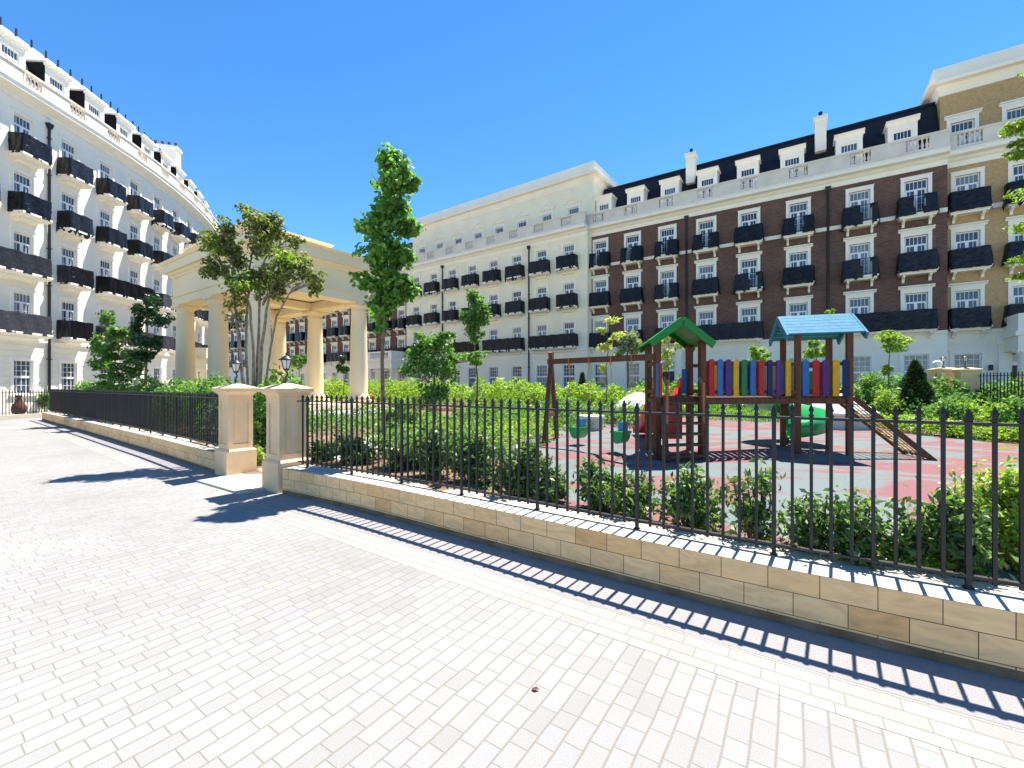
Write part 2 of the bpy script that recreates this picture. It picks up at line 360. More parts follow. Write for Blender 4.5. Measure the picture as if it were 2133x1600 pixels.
g = MB(); A = offs(RW, .004); strip(g, offs(RW, -.47), A, .0012, .0012, 0, .47)
strip(g, offs(LW, -.47), offs(LW, .004), .0012, .0012, 0, .47)
tag(g.build('gutter_paving', M['gutter']), kind='structure')
g = MB(); strip(g, offs(RW, -.80), offs(RW, -.474), .0015, .0015, .021, .336); strip(g, offs(LW, -.80), offs(LW, -.474), .0015, .0015, .021, .336)
tag(g.build('border_paving', M['border']), kind='structure')

# garden terrain: one sheet with height
def gz(x, y):
    d = x * .56 + y * .83                # distance along the direction square to the wall
    u = x * .83 - y * .56
    z = .30 + .0 * u
    t = max(0, min(1, (d - 17.5) / 8.0)); t = t * t * (3 - 2 * t)
    z += .55 * t
    if u < -3: z += .06
    if -8.75 < u < -6.7 and d < 6.2: z = min(z, .02 + max(0, d - 4.0) * .16)
    return z
poly_back = [(38, 12.5), (20, 24.5), (6, 32.5), (-12, 45), (-30, 52)]
front = offs(RW, .2); front_l = offs(LW, .2)
def frontline(u):
    pts = FL_
    for i in range(len(pts) - 1):
        if pts[i][0] <= u <= pts[i + 1][0]:
            t = (u - pts[i][0]) / (pts[i + 1][0] - pts[i][0]); return pts[i][1] + (pts[i + 1][1] - pts[i][1]) * t
    return pts[0][1] if u < pts[0][0] else pts[-1][1]
def ud(x, y): return (x * .83 - y * .56, x * .56 + y * .83)
FL_ = sorted([ud(*p) for p in front_l + front])
def xy(u, d):
    k = .83 * .83 + .56 * .56; return ((u * .83 + d * .56) / k, (-u * .56 + d * .83) / k)
def backline(u): return 27.0 if u > -20 else 27.0 - (-20 - u) * .35
us = np.arange(-29.5, 16, .5); nV = 56
v = []; f = []
for u in us:
    d0 = frontline(u); d1 = max(backline(u), d0 + .5)
    for k in range(nV):
        d = d0 + (d1 - d0) * k / (nV - 1); X, Y = xy(u, d); v.append((X, Y, gz(X, Y) + .025 * math.sin(X * 2.1) * math.cos(Y * 1.7)))
for i in range(len(us) - 1):
    for k in range(nV - 1):
        a = i * nV + k; f.append((a, a + nV, a + nV + 1, a + 1))
g = MB(); g.add(v, f, None, None, True); tag(g.build('soil', M['soil']), kind='structure')
# lawn sheet over the rising part
def sheet(name, poly, m_, dz, n=70):
    """fill a ground polygon with a grid that follows the terrain"""
    xs = [p[0] for p in poly]; ys = [p[1] for p in poly]; v = []; f = []; idx = {}
    def inside(x, y):
        c = False; j = len(poly) - 1
        for i in range(len(poly)):
            xi, yi = poly[i]; xj, yj = poly[j]
            if (yi > y) != (yj > y) and x < (xj - xi) * (y - yi) / (yj - yi) + xi: c = not c
            j = i
        return c
    st = max(max(xs) - min(xs), max(ys) - min(ys)) / n
    bm_pts = []
    import bmesh
    bm = bmesh.new(); bv = [bm.verts.new((p[0], p[1], 0)) for p in poly]; bm.faces.new(bv)
    for axis, lo, hi in ((0, min(xs), max(xs)), (1, min(ys), max(ys))):
        c = lo + st
        while c < hi:
            no = (1, 0, 0) if axis == 0 else (0, 1, 0); co = (c, 0, 0) if axis == 0 else (0, c, 0)
            bmesh.ops.bisect_plane(bm, geom=bm.verts[:] + bm.edges[:] + bm.faces[:], plane_co=co, plane_no=no); c += st
    for q in bm.verts: q.co.z = gz(q.co.x, q.co.y) + .025 * math.sin(q.co.x * 2.1) * math.cos(q.co.y * 1.7) + dz
    me = bpy.data.meshes.new(name); bm.to_mesh(me); bm.free(); me.materials.append(m_)
    if me.polygons and me.polygons[0].normal.z < 0: me.flip_normals()
    return inst(name, me)
def smoothpoly(P, n=5):
    out = []
    N = len(P)
    for i in range(N):
        p0, p1, p2, p3 = (Vector(P[(i + k - 1) % N]) for k in range(4))
        for k in range(n):
            t = k / n; out.append(tuple(.5 * ((2 * p1) + (p2 - p0) * t + (2 * p0 - 5 * p1 + 4 * p2 - p3) * t * t + (3 * p1 - p0 - 3 * p2 + p3) * t ** 3)))
    return out
RUB = smoothpoly([(-.35, 5.7), (-.45, 8.4), (.35, 12.0), (1.6, 14.2), (4.2, 16.6), (8.4, 18.2), (10.9, 15.2), (11.2, 11.8), (10.4, 9.0), (8.4, 5.6), (6, 3.2), (4.2, 2.55), (3.0, 2.95), (1.3, 4.1), (.2, 4.95)])
tag(sheet('playground_surface', RUB, M['rubber'], .03), kind='structure')
lawn = [xy(-9, 17.0), xy(-3, 17.0), xy(1, 18.2), xy(5, 19.6), xy(9, 19), xy(12, 19), xy(12, 25.5), xy(-9, 25.5)]
tag(sheet('lawn', lawn, M['lawn'], .012), kind='structure')

# ------------------------------------------------------------------ low sandstone walls
WT = .375
def lowwall(P, label, root_at):
    root = empty('garden_wall', (*root_at, 0), label, 'wall', 'sandstone walls under the railings')
    B = offs(P, .42); Ti = T(-root_at[0], -root_at[1], 0)
    g = MB(); strip(g, P, P, .06, WT, .06 - WT + .15 * 3, .15 * 3)
    g.build('block_face', M['wall'], root, Ti)
    g = MB(); Pb = offs(P, .006); strip(g, Pb, Pb, 0, .06, 0, .06); g.build('base_course', M['wall_base'], root, Ti)
    g = MB(); strip(g, P, B, WT, WT, 0, .36); strip(g, B, B, WT, 0, 0, .3)
    for e in (0, -1): g.quad([(*P[e], 0), (*B[e], 0), (*B[e], WT), (*P[e], WT)])
    g.build('coping', M['coping'], root, Ti)
    return root
lowwall(RW, 'sandstone block wall under the near railing on the right', RW[0])
lowwall(LW, 'sandstone block wall under the far railing left of the gate', LW[0])

# railings
def railing(P, label, n_first, every, sp, h_rail, stuff_after=100, start=.12, post_s=None):
    L = offs(P, .25); S = arc(L); o0 = L[0]; root = empty('iron_railing', (*o0, WT), label, 'railing', 'black iron railings on the garden walls')
    Ti = T(-o0[0], -o0[1], -WT)
    for nm, z, th in (('top_rail', h_rail, .012), ('bottom_rail', WT + .075, .012)):
        g = MB(); s = start - .1
        while s < S[-1] - .05:
            s2 = min(s + .5, S[-1] - .02); a, _ = along(L, s, S); b, _ = along(L, s2, S)
            g.beam((*a, z), (*b, z), .06 if nm == 'top_rail' else .035, th * 1.5); s = s2
        g.build(nm, M['fence'], root, Ti)
    bm_ = MB(); r = .0098; hb = h_rail + .045 - WT
    bm_.box(-r, r, -r, r, .04, hb)
    bm_.taper(0, 0, hb, hb + .012, r, r, .016, .016); bm_.taper(0, 0, hb + .012, hb + .06, .016, .016, .002, .002); bm_.taper(0, 0, hb - .03, hb - .018, .016, .016, .016, .016)
    me = bm_.mesh('bar', M['fence'])
    pm = MB(); pm.box(-.0135, .0135, -.0135, .0135, 0, h_rail - WT + .004); pm.box(-.024, .024, -.024, .024, 0, .01)
    pm.taper(0, 0, h_rail - WT + .004, h_rail - WT + .03, .0135, .0135, .02, .02); pm.taper(0, 0, h_rail - WT + .03, h_rail - WT + .09, .02, .02, .003, .003)
    pme = pm.mesh('post', M['fence'])
    s = start; k = 0; cnt = 0; st = MB(); have = False
    while s < S[-1] - .05:
        (x, y), a = along(L, s, S)
        Mx = T(x - o0[0], y - o0[1], 0) @ Matrix.Rotation(a, 4, 'Z')
        if k % every == n_first: inst('post', pme, root, Mx)
        elif cnt < stuff_after: inst('bar', me, root, Mx); cnt += 1
        else:
            have = True
            for vv, ff in ((bm_.v, bm_.f),): st.add([tuple(Mx @ Vector(q)) for q in vv], ff)
        s += sp; k += 1
    if have: tag(st.build('bars', M['fence'], root), kind='stuff')
    return root
railing(RW, 'near black iron railing with spear tops in front of the playground', 1, 9, .112, 1.375)
railing(LW, 'far black iron railing left of the gate pillars, in front of the pavilion', 6, 9, .112, 1.375)

# ------------------------------------------------------------------ gate pillars and lanterns
def pillar(x, y, label, ang, h=1.6, b=.5, z=0):
    root = empty('gate_pillar', (x, y, z), label, 'pillar', 'sandstone gate pillars', ang)
    g = MB(); g.box(-b / 2, b / 2, 0, b, 0, .44); g.taper(0, b / 2, .44, .475, b / 2, b / 2, b / 2 - .035, b / 2 - .035); g.build('base', M['sand'], root)
    w_ = b / 2 - .045; g = MB(); g.box(-w_ + .022, w_ - .022, b / 2 - w_ + .022, b / 2 + w_ - .022, .475, h - .16)      # recessed core
    t = .055
    for sx in (-1, 1):
        for sy in (-1, 1):
            cx = sx * (w_ - t / 2 - .01); cy = b / 2 + sy * (w_ - t / 2 - .01); g.box(cx - t / 2 - .01, cx + t / 2 + .01, cy - t / 2 - .01, cy + t / 2 + .01, .476, h - .161)
    for z0, z1 in ((.477, .56), (h - .26, h - .162)): g.box(-w_ + .001, w_ - .001, b / 2 - w_ + .001, b / 2 + w_ - .001, z0, z1)
    g.build('shaft', M['sand'], root)
    g = MB()
    for z0, z1, e0, e1 in ((h - .16, h - .13, w_, w_ + .02), (h - .13, h - .09, w_ + .02, w_ + .06), (h - .09, h - .03, w_ + .085, w_ + .085), (h - .03, h + .045, w_ + .085, .07)):
        g.taper(0, b / 2, z0, z1, e0, e0, e1, e1)
    g.build('cap', M['sand'], root); return root
GA = math.atan2(-.58, .81)
pillar(-5.22, 7.74, 'gate pillar left of the opening, showing its wide panelled side', GA)
pillar(-3.70, 6.60, 'gate pillar right of the opening, next to the near railing', GA)
def lantern(x, y, z, label, k=1.0, rz=0, grp='black lanterns on the gate pillars'):
    root = empty('lantern', (x, y, z), label, 'lantern', grp, rz); S = Matrix.Scale(k, 4)
    g = MB(); g.lathe([(.055, 0), (.05, .012), (.02, .03), (.016, .05)], 16)
    P = [(-.005, 0, .03), (-.02, 0, .06), (-.012, 0, .10), (.012, 0, .13), (.022, 0, .16), (.008, 0, .19), (0, 0, .205)]
    g.ring([(p, .015 - .0007 * i) for i, p in enumerate(P)], 10); g.lathe([(.012, .2), (.03, .208), (.042, .222), (.045, .232)], 16); g.build('stand', M['black'], root, S)
    g = MB()
    for i in range(6):
        a = math.pi * i / 3; a2 = a + math.pi / 3
        c, s_ = math.cos(a), math.sin(a); g.beam((.044 * c, .044 * s_, .23), (.078 * c, .078 * s_, .375), .008, .008)
    g.lathe([(.048, .228), (.05, .238), (.04, .24)], 6, smooth=False)
    g.lathe([(.08, .37), (.112, .374), (.114, .382), (.07, .405), (.055, .425), (.03, .44), (.012, .447), (.01, .46), (.016, .468), (.012, .48), (.003, .50)], 12)
    g.build('lantern_frame', M['black'], root, S)
    g = MB(); g.lathe([(.041, .238), (.072, .372)], 6, smooth=False); g.build('glass', M['glass_lamp'], root, S)
bo = Vector((math.cos(GA + math.pi / 2), math.sin(GA + math.pi / 2))) * .25
lantern(-5.22 + bo.x, 7.74 + bo.y, 1.64, 'black lantern on the gate pillar left of the opening')
lantern(-3.70 + bo.x, 6.60 + bo.y, 1.64, 'black lantern on the gate pillar right of the opening')
g = MB(); a = Vector((-5.03, 7.66)); b_ = Vector((-3.85, 6.72)); nn = Vector((.58, .81))
U0 = [(-8.45, 3.1), (-6.98, 3.0), (-6.98, 6.6), (-8.45, 6.9)]
for k in range(12):
    d0, d1 = 3.05 + k * .3, 3.35 + k * .3; q = [xy(-8.5, d0), xy(-6.9, d0), xy(-6.9, d1), xy(-8.5, d1)]
    zz = [.03 + max(0, dd - 4.0) * .16 for dd in (d0, d0, d1, d1)]; g.add([(*p, z_) for p, z_ in zip(q, zz)] + [(*p, -.1) for p in q], [(0, 1, 2, 3), (0, 4, 5, 1), (1, 5, 6, 2), (3, 7, 4, 0)])
tag(g.build('path', M['coping']), kind='structure')
#@@PART2
# ------------------------------------------------------------------ buildings
def wall(mb, Mx, x0, x1, z0, z1, holes, grooves=(), dep=.2, gd=.03, gh=.035):
    xs = {x0, x1}; zs = {z0, z1}
    for a, b, c, d in holes:
        xs |= {max(a, x0), min(b, x1)}; zs |= {c, d}
    for q in grooves:
        if z0 < q < z1 - gh: zs |= {q, q + gh}
    xs = sorted(xs); zs = sorted(zs); D = {}
    for i in range(len(xs) - 1):
        for j in range(len(zs) - 1):
            cx = (xs[i] + xs[i + 1]) / 2; cz = (zs[j] + zs[j + 1]) / 2; d = 0
            if any(q < cz < q + gh for q in grooves): d = gd
            if any(a < cx < b and c < cz < e for a, b, c, e in holes): d = None
            D[i, j] = d
    def rd(i, j):
        d = D.get((i, j), 'out'); return dep if d is None else d
    for (i, j), d in D.items():
        a, b, c, e = xs[i], xs[i + 1], zs[j], zs[j + 1]
        if d is not None: mb.quad([(a, d, c), (b, d, c), (b, d, e), (a, d, e)], Mx, [(a, c), (b, c), (b, e), (a, e)])
        d0 = dep if d is None else d
        r = rd(i + 1, j)
        if r != 'out' and r != d0: mb.quad([(b, d0, c), (b, r, c), (b, r, e), (b, d0, e)], Mx, [(0, c), (.1, c), (.1, e), (0, e)])
        u = rd(i, j + 1)
        if u != 'out' and u != d0: mb.quad([(a, d0, e), (b, d0, e), (b, u, e), (a, u, e)], Mx, [(a, 0), (b, 0), (b, .1), (a, .1)])
def french_mesh(w_, h, head, nm='window'):
    g = MB(); y = .13; f = .07; tr = .50
    g.box(-w_ / 2, -w_ / 2 + f, y - .04, y + .03, 0, h); g.box(w_ / 2 - f, w_ / 2, y - .04, y + .03, 0, h)
    g.box(-w_ / 2 + f, w_ / 2 - f, y - .04, y + .03, h - f, h); g.box(-w_ / 2 + f, w_ / 2 - f, y - .045, y + .03, h - tr - .09, h - tr)
    g.box(-.075, .075, y - .04, y + .03, 0, h - tr - .09)
    for s in (-1, 1):
        g.box(min(s * (w_ / 2 - f), s * (w_ / 2 - f - .06)), max(s * (w_ / 2 - f), s * (w_ / 2 - f - .06)), y - .03, y + .03, 0, h - tr - .09)
        c = s * (w_ / 4 + .0)
        g.box(c - .011, c + .011, y - .01, y + .025, .1, h - tr - .09)
        for k in (1, 2, 3):
            z = k * (h - tr - .09) / 4; a, b = sorted((s * .075, s * (w_ / 2 - f - .06))); g.box(a, b, y - .008, y + .025, z - .011, z + .011)
    for k in range(1, 5):
        c = -w_ / 2 + f + k * (w_ - 2 * f) / 5; g.box(c - .011, c + .011, y - .01, y + .025, h - tr, h - f)
    g.box(-w_ / 2 + f, w_ / 2 - f, y - .03, y + .03, 0, .12)
    fr = g.mesh('window', M['frame'])
    g = MB(); t = .17; p = -.05
    if head is not None:
        g.box(-w_ / 2 - t, -w_ / 2 - .002, p, .1, 0, h + .002); g.box(w_ / 2 + .002, w_ / 2 + t, p, .1, 0, h + .002); g.box(-w_ / 2 - t, w_ / 2 + t, p, .1, h + .003, h + .22)
        g.box(-w_ / 2 - t - .03, w_ / 2 + t + .03, p - .02, -.001, h + .223, h + .26)
        if head == 'cornice':
            e = w_ / 2 + t; g.prof([(-.001, h + .262), (p - .02, h + .262), (p - .06, h + .34), (p - .15, h + .37), (p - .15, h + .43), (-.001, h + .45)], -e - .12, e + .12)
    su = g.mesh('surround', M['trim']) if head is not None else None
    g = MB(); g.quad([(-w_ / 2, y + .01, 0), (w_ / 2, y + .01, 0), (w_ / 2, y + .01, h), (-w_ / 2, y + .01, h)]); pa = g.mesh('pane', M['glass'])
    return fr, su, pa
def sash_mesh(w_, h, surround=True):
    g = MB(); y = .13; f = .06; m_ = h * .5
    g.box(-w_ / 2, -w_ / 2 + f, y - .04, y + .03, 0, h); g.box(w_ / 2 - f, w_ / 2, y - .04, y + .03, 0, h)
    g.box(-w_ / 2 + f, w_ / 2 - f, y - .04, y + .03, h - f, h); g.box(-w_ / 2 + f, w_ / 2 - f, y - .04, y + .03, 0, .08); g.box(-w_ / 2 + f, w_ / 2 - f, y - .05, y + .03, m_ - .06, m_ + .06)
    for k in range(1, 4):
        c = -w_ / 2 + k * w_ / 4; g.box(c - .012, c + .012, y - .01, y + .025, .08, m_ - .06); g.box(c - .012, c + .012, y - .01, y + .025, m_ + .06, h - f)
    for z in (m_ / 2, m_ + (h - m_) * .36, m_ + (h - m_) * .68): g.box(-w_ / 2 + f, w_ / 2 - f, y - .008, y + .025, z - .012, z + .012)
    fr = g.mesh('window', M['frame']); su = None
    if surround:
        g = MB(); t = .16; p = -.035
        g.box(-w_ / 2 - t, -w_ / 2 - .002, p, .1, 0, h); g.box(w_ / 2 + .002, w_ / 2 + t, p, .1, 0, h); g.box(-w_ / 2 - t, w_ / 2 + t, p, .1, h + .002, h + .18); g.box(-w_ / 2 - t - .05, w_ / 2 + t + .05, -.10, .1, -.12, -.002)
        su = g.mesh('surround', M['trim'])
    g = MB(); g.quad([(-w_ / 2, y + .01, 0), (w_ / 2, y + .01, 0), (w_ / 2, y + .01, h), (-w_ / 2, y + .01, h)]); return fr, su, g.mesh('pane', M['glass'])
def put_window(root, Mx, meshes, x, z, y=0):
    o = inst('window', meshes[0], root, rel(root, Mx @ T(x, y, z)))
    if meshes[1]: inst('surround', meshes[1], o)
    inst('pane', meshes[2], o)
def cover_mesh(wb, db, seed, gaps=(), flare=.06, hang=.0, hgt=1.04):
    rnd = random.Random(seed); L = wb + 2 * db; nx = max(16, int(L / .11)); nz = 8; v = []; f = []
    ph = [rnd.uniform(0, 6.28) for _ in range(6)]
    low = [-.08 - hang * rnd.random() ** 2 - .05 * rnd.random() for _ in range(nx + 1)]
    for i in range(nx + 1):
        s = L * i / nx
        if s < db: x, y, nx_, ny_ = -wb / 2, -s, -1, 0
        elif s < db + wb: x, y, nx_, ny_ = -wb / 2 + (s - db), -db, 0, -1
        else: x, y, nx_, ny_ = wb / 2, -db + (s - db - wb), 1, 0
        if abs(s - db) < .08: nx_, ny_ = -.7, -.7
        if abs(s - db - wb) < .08: nx_, ny_ = .7, -.7
        for k in range(nz + 1):
            q = k / nz; z = low[i] + (hgt - low[i]) * q + (.02 * math.sin(s * 6 + ph[0]) if k == nz else 0)
            o = .025 + flare * (1 - q) ** 1.3 + .028 * math.sin(s * 7 + ph[1] + 2 * q) * (1 - q * .5) + .02 * math.sin(s * 17 + ph[2] - 3 * q) + rnd.uniform(-.012, .012)
            v.append((x + nx_ * o, y + ny_ * o, z))
    for i in range(nx):
        s = L * (i + .5) / nx
        for k in range(nz):
            q = (k + .5) / nz; skip = False
            for a, b in gaps:
                c = (a + b) / 2; hw = (b - a) / 2 * (1.15 - .5 * (1 - q) * (seed % 2)); 
                if abs(s / L - c) < hw: skip = True
            if skip: continue
            a = i * (nz + 1) + k; f.append((a, a + nz + 1, a + nz + 2, a + 1))
    n0 = len(v)
    # folded lip over the rail
    g = MB(); g.add(v, f, None, None, True)
    lip = []; lf = []
    for i in range(nx + 1):
        p = Vector(v[i * (nz + 1) + nz]); c = Vector((0, -db / 2, p.z)); d = (c - p); d.z = 0; d.normalize()
        lip += [tuple(p), tuple(p + d * .09 + Vector((0, 0, .012))), tuple(p + d * .11 - Vector((0, 0, .25)))]
    for i in range(nx):
        s = (i + .5) / nx
        if any(a < s < b for a, b in gaps): continue
        for k in range(2): lf.append((i * 3 + k, (i + 1) * 3 + k, (i + 1) * 3 + k + 1, i * 3 + k + 1))
    g.add(lip, lf, None, None, True)
    if hang > .5:
        x = rnd.uniform(-.4, .4) * wb; g.add([(x - .1, -db - .05, 0), (x + .08, -db - .06, 0), (x + .12, -db - .1, -hang), (x - .04, -db - .08, -hang - .25), (x - .1, -db - .03, -hang * .7)], [(0, 1, 2, 3, 4)])
    return g.mesh('plastic_cover', M['plastic'])
def slab_mesh(wb, db, style):
    g = MB(); e = wb / 2 + .06; d = db + .06
    if style == 'bracket':
        g.box(-e, e, -d, .05, -.10, -.001); g.box(-e + .03, e - .03, -d + .03, .05, -.15, -.101); g.box(-e + .08, e - .08, -d + .08, .05, -.24, -.151)
        for s in (-1, 1):
            x = s * (wb / 2 - .22); g.prof([(.05, -.241), (-d + .16, -.241), (-d + .18, -.32), (-.16, -.46), (-.1, -.62), (.05, -.64)], x - .06, x + .06)
    else:
        g.box(-e, e, -d, .05, -.11, -.001); g.prof([(.05, -.111), (-d + .02, -.111), (-d + .10, -.19), (-d + .26, -.23), (.05, -.25)], -e + .02, e - .02)
        g.prof([(.05, -.251), (-.5 * d, -.251), (-.34 * d, -.33), (-.28 * d, -.42), (.05, -.46)], -e + .35, e - .35)
    return g.mesh('slab', M['trim'])
def rail_mesh(wb, db):
    g = MB(); w2 = wb / 2
    for z in (.08, 1.0):
        g.box(-w2, w2, -db, -db + .03, z, z + .03)
        for s in (-1, 1): g.box(s * w2 - .015, s * w2 + .015, -db, 0, z, z + .03)
    n = int(wb / .11)
    for i in range(n + 1):
        x = -w2 + wb * i / n; g.box(x - .009, x + .009, -db + .006, -db + .024, 0, 1.0)
    for s in (-1, 1):
        for k in range(1, int(db / .11)): g.box(s * w2 - .009, s * w2 + .009, -k * .11 - .009, -k * .11 + .009, 0, 1.0)
    return g.mesh('railing', M['black'])
_bc = {}
def balcony(root, Mx, x, z, wb, db, style, cov, y=0):
    k = (round(wb, 2), db, style)
    if k not in _bc: _bc[k] = (slab_mesh(wb, db, style), rail_mesh(wb, db), {})
    s, r, cv = _bc[k]
    o = inst('balcony', s, root, rel(root, Mx @ T(x, y, z))); inst('railing', r, o)
    if cov is not None:
        if cov not in cv:
            kinds = {0: ((), 0), 1: (((.42, .62),), 0), 2: ((), 0), 3: (((.36, .54),), .1), 4: ((), .35), 5: (((.52, .72),), .2), 6: ((), .15), 7: (((.28, .42),), .7)}
            gp, hg = kinds[cov % 8]; cv[cov] = cover_mesh(wb, db, cov * 7 + int(wb * 10), gp, .10 if style == 'bracket' else .03, hg)
        inst('plastic_cover', cv[cov], o)
        if db == .78 and z < 8.5:
            o.children[-1].data = cv[cov].copy() if (cov, 'g') not in cv else cv[cov, 'g']
            if (cov, 'g') not in cv: cv[cov, 'g'] = o.children[-1].data; cv[cov, 'g'].materials[0] = M['plastic_grey']
def balustrade(root, Mx, x0, x1, z, bays, mt, y=-.5, h=1.0, nb=5, sp=.2):
    g = MB(); hw = nb * sp / 2; edges = [x0]
    for b in sorted(bays):
        if b - hw > x0 and b + hw < x1: edges += [b - hw, b + hw]
    edges.append(x1); g.box(x0, x1, y, y + .25, z, z + .2); g.box(x0, x1, y - .03, y + .28, z + h - .14, z + h)
    for i in range(0, len(edges), 2): g.box(edges[i], edges[i + 1], y + .02, y + .23, z + .2, z + h - .14)
    g.build('parapet', mt, root, rel(root, Mx))
    b_ = MB(); zz = h - .34; b_.lathe([(.07, 0), (.07, .04), (.04, .07), (.075, .2), (.07, .28), (.035, .45), (.04, zz - .08), (.07, zz - .04), (.07, zz)], 8)
    bme = b_.mesh('baluster', mt)
    g2 = MB()
    for k in range(nb): g2.add(b_.v, b_.f, T(-hw + sp * (k + .5), 0, 0), None, True)
    bs = g2.mesh('balusters', mt)
    for b in bays:
        if b - hw > x0 and b + hw < x1: inst('balusters', bs, root, rel(root, Mx @ T(b, y + .125, z + .2)))
def mansard(root, Mx, x0, x1, z0, z1, bays, roofm, cheekm, y0=.9, y1=2.4, studs=False, wst=1.3, dh=2.75, ybk=11):
    g = MB(); g.quad([(x0, y0, z0), (x1, y0, z0), (x1, y1, z1), (x0, y1, z1)], Mx); g.quad([(x0, y1, z1), (x1, y1, z1), (x1, ybk, z1), (x0, ybk, z1)], Mx)
    g.quad([(x0, y0, z0), (x0, y1, z1), (x0, ybk, z1), (x0, ybk, z0)], Mx); g.quad([(x1, y0, z0), (x1, ybk, z0), (x1, ybk, z1), (x1, y1, z1)], Mx)
    g.box(x0, x1, y1 - .12, y1 + .12, z1 - .02, z1 + .10, Mx)
    return g
def dormer(root, Mx, b, z0, y0, meshes, dh=2.75, wd=1.35, cheek=None, trim='trim', dep=2.2, zb=.6):
    g = MB(); w2 = wd / 2; ww = .92; h = 1.5
    P = Mx @ T(b, y0 - .05, z0)
    wall(g, None, -w2, w2, 0, dh, [(-ww / 2, ww / 2, zb, zb + h)], (), .14)
    g.quad([(-w2, 0, dh), (w2, 0, dh), (w2, dep, dh), (-w2, dep, dh)])
    e = w2 + .1; g.prof([(0, dh - .28), (-.04, dh - .28), (-.08, dh - .16), (-.2, dh - .10), (-.2, dh), (dep, dh + .03), (dep, dh - .05), (0, dh - .1)], -e, e)
    o = g.build('dormer', M[trim], root, rel(root, P))
    g = MB()
    for s in (-1, 1): g.quad([(s * w2, .001, 0), (s * w2, dep, 0), (s * w2, dep, dh - .1), (s * w2, .001, dh - .1)])
    g.build('cheek', cheek or M[trim], o)
    g = MB(); g.quad([(-ww / 2, .12, zb), (ww / 2, .12, zb), (ww / 2, .12, zb + h), (-ww / 2, .12, zb + h)]); 
    wo = inst('window', meshes[0], o, T(0, -.03, zb)); inst('pane', meshes[2], wo)
def chimney(root, Mx, x, y, z, w_, d, h, npots, trim='white', shade=None):
    g = MB(); g.box(-w_ / 2, w_ / 2, -d / 2, d / 2, 0, h); g.box(-w_ / 2 - .08, w_ / 2 + .08, -d / 2 - .08, d / 2 + .08, h, h + .22)
    o = g.build('chimney', M[trim], root, rel(root, Mx @ T(x, y, z)))
    for k in range(npots):
        g = MB(); q = -(max(w_, d) / 2) + (k + .5) * max(w_, d) / npots; cx, cy = (q, 0) if w_ > d else (0, q)
        g.lathe([(.13, h + .22), (.11, h + .3), (.10, h + .6), (.13, h + .63), (.12, h + .7)], 10, None, True, (cx, cy)); g.build('chimney_pot', M['terracotta'] if npots > 1 else M['slate'], o)
def pipe(root, Mx, x, z0, z1):
    g = MB(); g.ring([((x, -.1, z0), .065), ((x, -.1, z1), .065)], 8); g.taper(x, -.12, z1 - .02, z1 + .28, .08, .08, .16, .13)
    for z in np.arange(z0 + .8, z1, 2.2): g.box(x - .09, x + .09, -.18, 0, z, z + .05)
    g.build('downpipe', M['black'], root, rel(root, Mx))
def cornice(root, Mx, x0, x1, z0, z1, pr, mt, nm='cornice', y=0):
    g = MB(); h = z1 - z0
    g.prof([(y + .1, z0), (y - .05, z0), (y - .06, z0 + h * .35), (y - .18 * pr / .6, z0 + h * .42), (y - .30 * pr / .6, z0 + h * .58), (y - pr, z0 + h * .66), (y - pr, z0 + h * .9), (y - pr - .05, z0 + h * .92), (y - pr - .05, z1), (y + .1, z1)], x0, x1)
    g.build(nm, M[mt], root, rel(root, Mx))
def band(root, Mx, x0, x1, z0, z1, pr, mt, nm='string_course'):
    g = MB(); g.box(x0, x1, -pr, .05, z0, z1); g.build(nm, M[mt], root, rel(root, Mx))
W_top = french_mesh(1.02, 2.08, 'plain'); W_mid = french_mesh(1.02, 2.08, 'cornice'); W_none = french_mesh(.92, 1.5, None)
W_sash = sash_mesh(1.12, 2.0); W_att = french_mesh(1.0, 1.6, 'plain'); W_attw = french_mesh(1.0, 1.6, 'plain')
GR = [round(.7 + .36 * k, 2) for k in range(10)]
